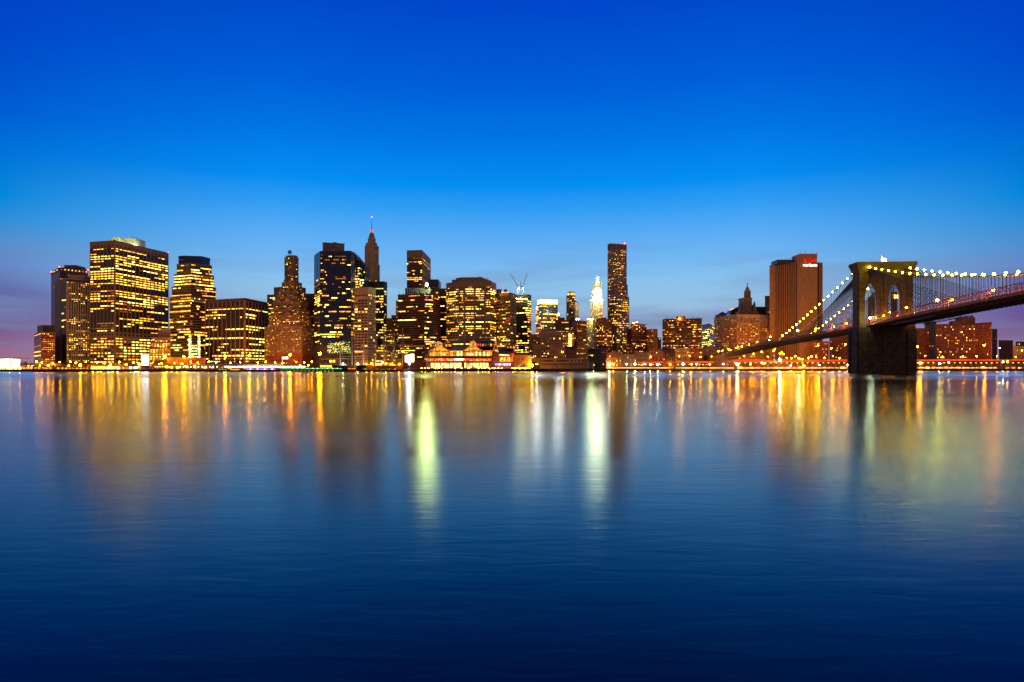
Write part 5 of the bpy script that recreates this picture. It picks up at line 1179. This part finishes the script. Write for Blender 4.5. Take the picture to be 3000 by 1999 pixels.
ball('wall_lamp', (9.4,-7.5,4.5), 1.2, 'lamp_amber', sh); bar('lamp_post', (9.4,-7.5,0), (9.4,-7.5,3.7), .2, 'dark_steel', sh); ball('wall_lamp', (15,-6,6.2), .7, 'lamp_amber', sh); bar('lamp_bracket', (15,-6,0), (15,-6,5.8), .2, 'dark_steel', sh)
# brown pier shed
YS = 838
bs = thing('pier_shed', 'long low derelict brown pier shed with broken clerestory windows and a small tower', 'shed', (wx(1660,YS),YS,0)); bo = bs.location
def sbox(name, px0, px1, py0, py1, y0, y1, m): a, c = P(px0,py0,YS), P(px1,py1,YS); box(name, ((a.x+c.x)/2-bo.x,(y0+y1)/2-YS,(a.z+c.z)/2), (c.x-a.x,y1-y0,c.z-a.z), m, bs)
sbox('deck', 1578, 1738, 1085.6, 1080.5, YS-4, YS+40, 'dark_timber'); sbox('lower_wall', 1582, 1720, 1080.5, 1070.5, YS, YS+36, 'olive_brick'); sbox('canopy', 1576, 1719, 1070.5, 1064, YS-1.5, YS+37, 'violet_grey')
sbox('fascia', 1574, 1719, 1064, 1060.5, YS-2, YS+37, 'tan_brick'); sbox('upper_wall', 1557, 1717, 1060.5, 1050.5, YS+3, YS+33, 'brown_stone'); sbox('roof_edge', 1556, 1718, 1050.5, 1049.4, YS+2.5, YS+34, 'concrete')
for k in range(26): sbox('clerestory_window', 1576+k*5.4, 1580.4+k*5.4, 1059.6, 1055.2, YS+2.7, YS+3.1, rr.choice(('glass_dark','glass_dark','black_paint','glass_grey','cream_paint')))
for k in range(16): sbox('panel', 1584+k*8.5, 1591.5+k*8.5, 1079.8, 1071.4, YS-.25, YS+.1, rr.choice(('tan_brick','olive_brick','brown_stone','tan_brick')))
sbox('tower', 1718, 1725.5, 1080.5, 1050, YS-2, YS+6, 'concrete'); sbox('tower_window', 1719, 1724.5, 1058.5, 1051.5, YS-2.3, YS-1.9, 'dark_brick'); sbox('annex', 1726, 1737, 1079, 1062, YS, YS+12, 'grey_steel'); sbox('post', 1736.5, 1739.5, 1081, 1062, YS-1, YS+1, 'cream_paint')
for k in range(28): sbox('pile', 1580+k*5.7, 1581.4+k*5.7, 1089.5, 1085, YS-4.3, YS-3.6, 'dark_timber')

# ------------------------------------------------------------------ lit screens by the ships
YB = 800
sg = thing('lit_screen', 'pair of blazing white lit panels on the quay behind the tall ship', 'screen', (wx(1200,YB),YB,LAND))
for a, c, t, m in ((1187,1201.5,1041,'screen_white'),(1202.5,1213,1037.5,'screen_warm')):
    A, B2 = P(a,1061,YB), P(c,t,YB); box('panel', ((A.x+B2.x)/2-sg.location.x,0,(A.z+B2.z)/2-LAND), (B2.x-A.x,.5,B2.z-A.z), m, sg); box('frame', ((A.x+B2.x)/2-sg.location.x,.5,(A.z+B2.z)/2-LAND), (B2.x-A.x+.6,.4,B2.z-A.z+.6), 'dark_steel', sg)
    bar('leg', ((A.x+B2.x)/2-sg.location.x,.6,0), ((A.x+B2.x)/2-sg.location.x,.6,A.z-LAND), .5, 'dark_steel', sg)
bl = thing('billboard', 'tall white glowing billboard with a dark magenta band at the left shore', 'billboard', (wx(425,820),820,LAND))
A, B2 = P(414.5,1070,820), P(435.5,1041,820)
box('face', (0,0,(A.z+B2.z)/2-LAND), (B2.x-A.x,.5,B2.z-A.z), 'screen_white', bl); box('frame', (0,.5,(A.z+B2.z)/2-LAND), (B2.x-A.x+.5,.4,B2.z-A.z+.5), 'dark_steel', bl)
box('band', (-1.6,-.4,wz(1057,820)-LAND), (5.6,.3,1.4), 'screen_magenta', bl); box('band', (-2.6,-.4,wz(1061,820)-LAND), (3.4,.3,1.2), 'screen_magenta', bl); bar('leg', (0,.6,0), (0,.6,A.z-LAND), .6, 'dark_steel', bl)

# ------------------------------------------------------------------ ships
def hull(par, L, W, h0, h1, m, m2, sheer=1.2, name='hull', rake=3):
    n = 14; v = []; f = []
    for i in range(n+1):
        u = -1+2*i/n; w = W/2*(1-abs(u)**3.2)**.8 if abs(u) < 1 else .05; zt = h1+sheer*u*u; x = u*L/2; x0 = u*(L/2-rake)
        v += [(x0,-w*.72,h0),(x,-w,zt),(x,w,zt),(x0,w*.72,h0)]
    for i in range(n):
        a = 4*i; f += [(a,a+4,a+5,a+1),(a+1,a+5,a+6,a+2),(a+2,a+6,a+7,a+3)]
    f += [(0,1,2,3), (4*n+3,4*n+2,4*n+1,4*n)]
    o = mesh_obj(name, v, f, m, par)
    return o
def ship(name, label, px0, px1, Y, hm, hz, masts, yards, spar, group=None):
    x0, x1 = wx(px0,Y), wx(px1,Y); o = thing(name, label, 'sailing ship', ((x0+x1)/2, Y, 0), 0, group)
    L = x1-x0; hull(o, L, 11, -.4, hz, hm, hm)
    mb = MB()
    for i in range(12): u = -1+2*(i+.5)/12; mb.box((u*L/2*.92,-5.2*(1-abs(u)**3.2)**.8-.2,hz+.4+1.2*u*u), (L/13,.25,.5), 'white_paint')
    mb.done('bulwark', o)
    box('deck_house', (-L*.18,0,hz+1.2), (L*.16,4.5,2.2), 'white_paint', o); box('deck_house', (L*.22,0,hz+1.1), (L*.12,4.5,2.0), 'cream_paint', o)
    xs = []
    for px, pt in masts:
        x = wx(px,Y)-o.location.x; zt = wz(pt,Y); xs.append((x,zt)); t = MB(); t.tube((x,0), .75, .4, hz-.3, zt, spar, 8); mast = t.done('mast', o)
        for (zf, wfr) in yards:
            z = hz+(zt-hz)*zf; bar('yard', (x-11*wfr,-.7,z), (x+11*wfr,-.7,z), .6, spar, mast)
        t = MB()
        for s in (-1,1):
            for k in range(4): t.bar((x+s*(1.5+k*1.2),s*4.8,hz+.6), (x,0,hz+(zt-hz)*(.62 if k < 2 else .9)), .16, 'spar')
        t.done('shrouds', o)
    t = MB()
    for (xa, za), (xb, zb) in zip(xs, xs[1:]):
        t.bar((xa,0,hz+1), (xb,0,hz+(zb-hz)*.6), .1, 'rope'); t.bar((xa,0,hz+(za-hz)*.6), (xb,0,zb), .1, 'rope'); t.bar((xa,0,hz+(za-hz)*.92), (xb,0,hz+(zb-hz)*.92), .1, 'rope')
    t.bar((xs[0][0],0,xs[0][1]), (-L/2-8,0,hz+4), .1, 'rope'); t.done('stays', o)
    bar('bowsprit', (-L/2+2,0,hz+1), (-L/2-10,0,hz+4.6), .5, spar, o)
    return o
s1 = ship('tall_ship', 'dark blue hulled sailing ship with three bare white masts, left of two', 970, 1078, 756, 'navy_paint', 6.4, [(997,1008),(1031.5,988.5),(1064.5,992)], [(.55,.95),(.33,1.0)], 'white_paint', 'tall ships at the quay')
s2 = ship('tall_ship', 'red hulled sailing ship with four golden lit masts and yards, right of two', 1075, 1182, 762, 'red_paint', 6.2, [(1101,972),(1125,966),(1154,962),(1179.5,960)], [(.82,.95),(.56,1.15),(.36,1.2)], 'spar', 'tall ships at the quay')
for x, z, m, rr_ in ((-8,8.5,'lamp_amber',.3),(8,8.5,'lamp_amber',.3),(-20,8.5,'lamp_amber',.3),(17,8.2,'lamp_amber',.35),(-14,9,'lamp_amber',.4),(2,9,'lamp_amber',.4)): ball('deck_lamp', (x,-5.5,z), rr_*1.6, m, s2)
for x, z, m in ((-6,9,'lamp_white'),(10,9,'lamp_white')): ball('deck_lamp', (x,-5,z), .5, m, s1)
for px, py, Y, r0, m, nm in ((1199,1064,778,.9,'lamp_flood_white','brightest white quay floodlight at the foot of the lit panels'),(1180,1031,772,.85,'lamp_white','white quay floodlight on a tall mast over the red hulled ship'),(1120,1061,778,.45,'lamp_white','small white quay light left of the two behind the red ship'),(1154,1062,778,.55,'lamp_white','small white quay light right of the two behind the red ship')):
    o = thing('floodlight_mast', nm, 'floodlight', (wx(px,Y),Y,LAND), 0, 'quay floodlights'); z = wz(py,Y)-LAND
    bar('pole', (0,.4,0), (0,.4,z), .3, 'grey_steel', o); box('bracket', (0,.4,z), (1.6,.3,.3), 'dark_steel', o); ball('lamp', (0,-r0*.4,z), r0*(1.2 if m == 'lamp_white' else .9), m, o)
def boat(name, label, px0, px1, Y, hm, dk, h=2.2, rows=1, lights=None, group=None):
    x0, x1 = wx(px0,Y), wx(px1,Y); o = thing(name, label, 'boat', ((x0+x1)/2,Y,0), 0, group); L = x1-x0
    hull(o, L, 9, -.3, h, hm, hm, .8, rake=1.5)
    for k in range(rows): box('cabin', (-L*.03,0,h+1.2+2.3*k), (L*(.74-.16*k),6.5,2.0), dk, o); box('cabin_roof', (-L*.03,0,h+2.3+2.3*k), (L*(.78-.16*k),7.2,.22), 'grey_steel', o)
    for i in range(lights[1] if lights else 0):
        x = -L*.4+L*.8*(i+.5)/lights[1]; box('cabin_light', (x,-3.45,h+1.3), (L*.8/lights[1]*.5,.2,.7), lights[0][i % len(lights[0])], o)
    bar('flagstaff', (L*.44,0,h), (L*.44,0,h+4), .1, 'white_paint', o)
    return o
boat('party_boat', 'long boat with a row of violet blue and white cabin lights', 714, 820, 726, 'black_paint', 'navy_paint', 1.6, 1, (['bulb_blue','bulb_violet','bulb_blue','screen_white','bulb_blue','bulb_violet','bulb_green','bulb_green','bulb_violet','screen_white','bulb_violet','bulb_violet'],24), 'boats along the left quay')
bt = boat('ferry', 'low dark ferry with white portholes and a green strip standing in for a light trail', 822, 1022, 722, 'black_paint', 'dark_steel', 2.4, 1, (['lit_gold','lit_dim','lit_gold','lit_dim'],22), 'boats along the left quay')
for i in range(40): box('boat_trail_strip', (-34+i*1.62,-4.3,3.3), (1.6,.2,.25), 'strip_green', bt)  # green strip added in place of a boat's light trail
for i in range(14): box('porthole', (-33+i*4.1,-4.45,.9), (.6,.2,.4), 'sign_white', bt)
boat('tugboat', 'small orange tugboat between the ferry and the red hulled ship', 1017, 1047, 735, 'red_paint', 'tan_brick', 2.0, 2, (['lit_gold'],4), 'boats along the left quay')
boat('barge', 'dark work barge moored below the red hulled ship', 1052, 1180, 740, 'black_paint', 'timber', 1.5, 1, (['lit_amber','lit_gold','lit_dim'],18), 'boats along the left quay')
boat('launch', 'small launch with three green lights at the quay', 640, 672, 722, 'black_paint', 'dark_steel', 1.2, 1, (['bulb_green'],3), 'boats along the left quay')
boat('launch', 'small yellow lit launch left of the violet lit boat', 676, 708, 722, 'timber', 'tan_brick', 1.2, 1, (['lit_yellow'],6), 'boats along the left quay')

# ------------------------------------------------------------------ street lamps
def lamp(px, py, Y, m, r, label, group, zb=LAND):
    z = wz(py,Y)-zb; o = thing('street_lamp', label, 'street lamp', (wx(px,Y),Y,zb), 0, group)
    bar('pole', (0,.25,0), (0,.25,z+.3), .24, 'grey_steel', o); bar('arm', (0,.25,z+.3), (0,-.5,z+.5), .18, 'grey_steel', o); ball('lamp_head', (0,-.5,z), r*1.75, m, o)
left = [(142,1071,815,'lamp_amber',.42),(202,1072,815,'lamp_amber',.3),(207,1060,860,'lamp_amber',.4),(236,1070,812,'lamp_amber',.62),(274,1077,800,'lamp_amber',.4),(287,1077,800,'lamp_amber',.42),(297,1077,800,'lamp_amber',.4),(319,1076,800,'lamp_white',.32),(325,1069,830,'lamp_amber',.4),(331,1077,800,'lamp_amber',.4),(345,1077,800,'lamp_white',.3),(370,1069,850,'lamp_sodium',.36),(383,1077,800,'lamp_white',.32),(396,1077,800,'lamp_white',.35),(403,1076,800,'lamp_white',.34),(408,1067,830,'lamp_amber',.46),(467,1068,830,'lamp_cool',.4),(475,1065,850,'lamp_sodium',.36),(483,1046,870,'lamp_sodium',.46),(490,1075,800,'lamp_amber',.36),(504,1076,800,'lamp_amber',.3),(520,1077,800,'lamp_amber',.4),(534,1067,840,'lamp_amber',.6),(539,1045,870,'lamp_sodium',.36),(546,1074,800,'lamp_amber',.42),(570,1074,800,'lamp_white',.3),(593,1071,830,'lamp_white',.3),(660,1043.5,880,'lamp_sodium',.42),(731,1041,890,'lamp_sodium',.32),(850,1040,885,'lamp_sodium',.42),(937,1037,870,'lamp_sodium',.5),(30,1079,780,'lamp_amber',.3),(60,1079,780,'lamp_sodium',.3),(84,1073,800,'lamp_amber',.3),(96,1073,800,'lamp_sodium',.3),(118,1071,800,'lamp_amber',.3),(880,1072,785,'lamp_amber',.4),(904,1071,790,'lamp_sodium',.32)]
right = [(1529,1033,870,'lamp_sodium',.36),(1648,1031,880,'lamp_sodium',.32),(1791.6,1056,1045,'lamp_amber',.4),(1939,1032,1045,'lamp_cool',.42),(1926,1045,1040,'lamp_white',.3)]
right += [(x,y,1005,'lamp_sodium',.4) for x, y in ((2149,1040),(2207,1037.5),(2231,1031),(2218,1022),(2266,1028),(2270,1023),(2285,1036),(2290,1032),(2295,1038),(2305,1049),(2318,1050),(2329,1043.6),(2338.5,1050),(2344,1052),(2350,1053),(2368,1049),(2377,1044),(2396,1012),(2415,1049),(2436,1021),(2458.6,1050),(2476,1010),(2489,1022))]
right += [(x,y,1060,'lamp_sodium',.42) for x, y in ((2093,1025),(2105,1029),(2116,1029),(2134,1024),(2139,1026),(2157,1020),(2161,1017),(2173,1015),(2194,1010),(2218,1002),(2233,1009.5))]
right += [(2253,997,1050,'lamp_cool',.4),(2688,1016,1040,'lamp_sodium',.5),(2883,1012,1045,'lamp_sodium',.62),(2928,1020,1060,'lamp_cool',.25),(2994,1027,1045,'lamp_amber',.35)]
shore_l = [(1739,1074,1004),(1785,1068,1002),(1797,1068,1002),(1860,1067.5,1004),(1927,1067.5,1006),(1963,1067.5,1006),(2001,1067,1008),(2040,1067,1010),(2079,1067,1010),(2118,1067,1010),(2160,1068,1010),(2199,1067,1010),(2284,1055,1008),(2317,1071,1006),(2354,1072,1004),(2400,1070,1002),(2483,1070,1000),(2696,1064,1005),(2752,1066,1002),(2779,1062,1003),(2951,1059,1003),(2938,1060,1003),(2232,1064,1008),(2240,1065,1008),(1836,1067,1004),(1888,1067,1004),(2025,1068,1010),(1905,1068,1006)]
big = {1785:.8,2160:1.0,2284:1.0,2354:.85,2696:.9,1927:.65,1860:.55,2001:.6}
left += [(px, 1060+(k*7)%5, 835+(k*13)%40, 'lamp_sodium' if k % 3 else 'lamp_amber', .34) for k, px in enumerate((108,124,155,176,222,252,284,306,350,392,424,448,512,560,580,612,634,676,704,756,778,806,828,868,892,914))]  # extra lamp row added to light the feet of the buildings
right += [(px, 1046-(k*5)%4, 1022, 'lamp_sodium' if k % 3 else 'lamp_amber', .3) for k, px in enumerate((1770,1812,1846,1876,1906,1960,1990,2020,2052,2084,2120,2180,2250,2390,2440,2710,2760,2820,2860,2920,2975))]  # more lamps added to turn the low buildings orange
ORD = ('first','second','third','fourth','fifth','sixth','seventh','eighth','ninth','tenth','eleventh','twelfth','thirteenth','fourteenth','fifteenth','sixteenth')
MARK = [(99,'left of the small brown block'),(165,'below the small brown block'),(264,'below the cream striped tower'),(336,'below the left face of the broad slab'),(440,'below the right face of the broad slab'),(497,'below the small stepped block'),(602,'below the stepped glass tower'),(785,'below the black bronze columned block'),(922,'below the ziggurat'),(1240,'beside the tall ships'),(1560,'right of the shopping pier'),
        (1740,'above the brown pier shed'),(1845,'below the rippled steel tower'),(1942,'below the brown flats trio'),(2060,'below the solar panelled flats'),(2180,'below the civic building left half'),(2257,'below the civic building right half'),(2345,'below the rust slab'),(2430,'below the brick block under the bridge'),(2512,'directly left of the bridge tower'),(2740,'directly right of the bridge tower'),(2906,'below the largest brick housing block'),(9999,'at the right edge')]
TINT = {'lamp_sodium':'orange','lamp_amber':'amber','lamp_white':'white','lamp_cool':'greenish white'}
def place_labels(rows, noun):
    cnt, tot, out = {}, {}, {}
    key = lambda q: (TINT[q[3]], next(t for lim, t in MARK if q[0] < lim))
    for q in rows: tot[key(q)] = tot.get(key(q), 0)+1
    for q in sorted(rows, key=lambda q: q[0]):
        c, t = key(q); n = cnt.get((c,t), 0); cnt[(c,t)] = n+1
        out[q[:2]] = c+' '+noun+' '+t if tot[(c,t)] == 1 else ORD[n]+' '+c+' '+noun+' from left '+t
    return out
LB = place_labels(left, 'shore lamp')
for q in left:
    px, py, Y, m, r_ = q
    if py > 1064 and px < 1000: Y = 754 if py > 1073 else 786
    lamp(px, py, Y, m, r_*(1.8 if py < 1050 else 1.1), LB[(px,py)], 'lamps along the left shore')
LB = place_labels(right, 'pole lamp')
for px, py, Y, m, r_ in right: lamp(px, py, Y, m, r_, LB[(px,py)], 'lamps around the bridge approach')
rows = [(px, py, Y-9 if Y > 1003 else Y-6, ('lamp_cool','lamp_white','lamp_amber')[k % 3], big.get(px, .42)) for k, (px, py, Y) in enumerate(shore_l)]
LB = place_labels(rows, 'esplanade lamp')
for px, py, Y, m, r_ in rows: lamp(px, py, Y, m, r_, LB[(px,py)], 'lamps along the right esplanade')

# ------------------------------------------------------------------ trees
_tree = []
def make_tree(seed):
    r = random.Random(seed); e = bpy.data.objects.new('tree', None); COL.objects.link(e)
    t = MB(); t.tube((0,0), .35, .2, 0, 4.5, 'bark', 6)
    for k in range(5):
        a = k*1.3; t.bar((0,0,3+k*.4), (2.2*math.cos(a),2.2*math.sin(a),5.5+k*.5), .14, 'bark')
    t.done('trunk', e)
    v, f = [], []
    cl = [(r.gauss(0,1.6), r.gauss(0,1.6), 6+r.gauss(0,1.3)) for _ in range(16)]
    for _ in range(420):
        c = r.choice(cl); p = Vector((c[0]+r.gauss(0,.7), c[1]+r.gauss(0,.7), c[2]+r.gauss(0,.6))); s = r.uniform(.22,.5)
        a, b2 = Vector((r.gauss(0,1),r.gauss(0,1),r.gauss(0,1))).normalized(), Vector((r.gauss(0,1),r.gauss(0,1),r.gauss(0,1))).normalized(); k = len(v)
        v += [p-a*s, p+b2*s*.5, p+a*s, p-b2*s*.5]; f.append((k,k+1,k+2,k+3))
    mesh_obj('crown', v, f, 'leaf', e)
    return e
protos = [make_tree(s) for s in (1,2,3)]
spots = [(66,840,'left of the small brown office block'),(78,850,'left of the small brown office block'),(92,845,'left of the small brown office block'),(190,835,'below the cream striped tower'),(212,838,'below the cream striped tower'),(232,835,'below the cream striped tower'),(250,840,'below the cream striped tower'),(452,850,'beside the glowing billboard'),(464,852,'beside the glowing billboard'),(476,850,'beside the glowing billboard'),
         (1606,885,'above the brown pier shed'),(1600,880,'above the brown pier shed'),(1640,884,'above the brown pier shed'),(1668,890,'above the brown pier shed'),(1828,1090,'at the foot of the steel tower'),(1836,1085,'at the foot of the steel tower'),(2036,1000,'below the solar panelled flats'),(2020,1010,'below the solar panelled flats'),
         (2702,1065,'before the brick housing right of the bridge tower'),(2722,1062,'before the brick housing right of the bridge tower'),(2745,1066,'before the brick housing right of the bridge tower'),(2772,1064,'before the brick housing right of the bridge tower'),(2800,1066,'before the brick housing right of the bridge tower'),(2828,1063,'before the brick housing right of the bridge tower'),(2856,1064,'before the brick housing right of the bridge tower'),(2895,1062,'before the brick housing right of the bridge tower'),(2915,1066,'before the brick housing right of the bridge tower'),(2962,1040,'in front of the buff warehouse'),(2980,1042,'in front of the buff warehouse'),(2995,1040,'in front of the buff warehouse')]
used = set()
for i, (px, Y, where) in enumerate(spots):
    pr = protos[i % 3]; s = rng.uniform(.9,1.5) if px < 2600 else rng.uniform(1.3,1.8)
    if i < 3: t = pr
    else:
        t = pr.copy(); COL.objects.link(t)
        for ch in pr.children: c = ch.copy(); COL.objects.link(c); c.parent = t
    t.location = (wx(px,Y), Y, LAND); t.scale = (s,s,s); t.rotation_euler = (0,0,rng.uniform(0,6))
    same = sorted(q[0] for q in spots if q[2] == where); n = same.index(px)
    tag(t, ORD[n]+' dark leafy tree from the left '+where if len(same) > 1 else 'dark leafy tree '+where, 'tree', 'trees along the shore')
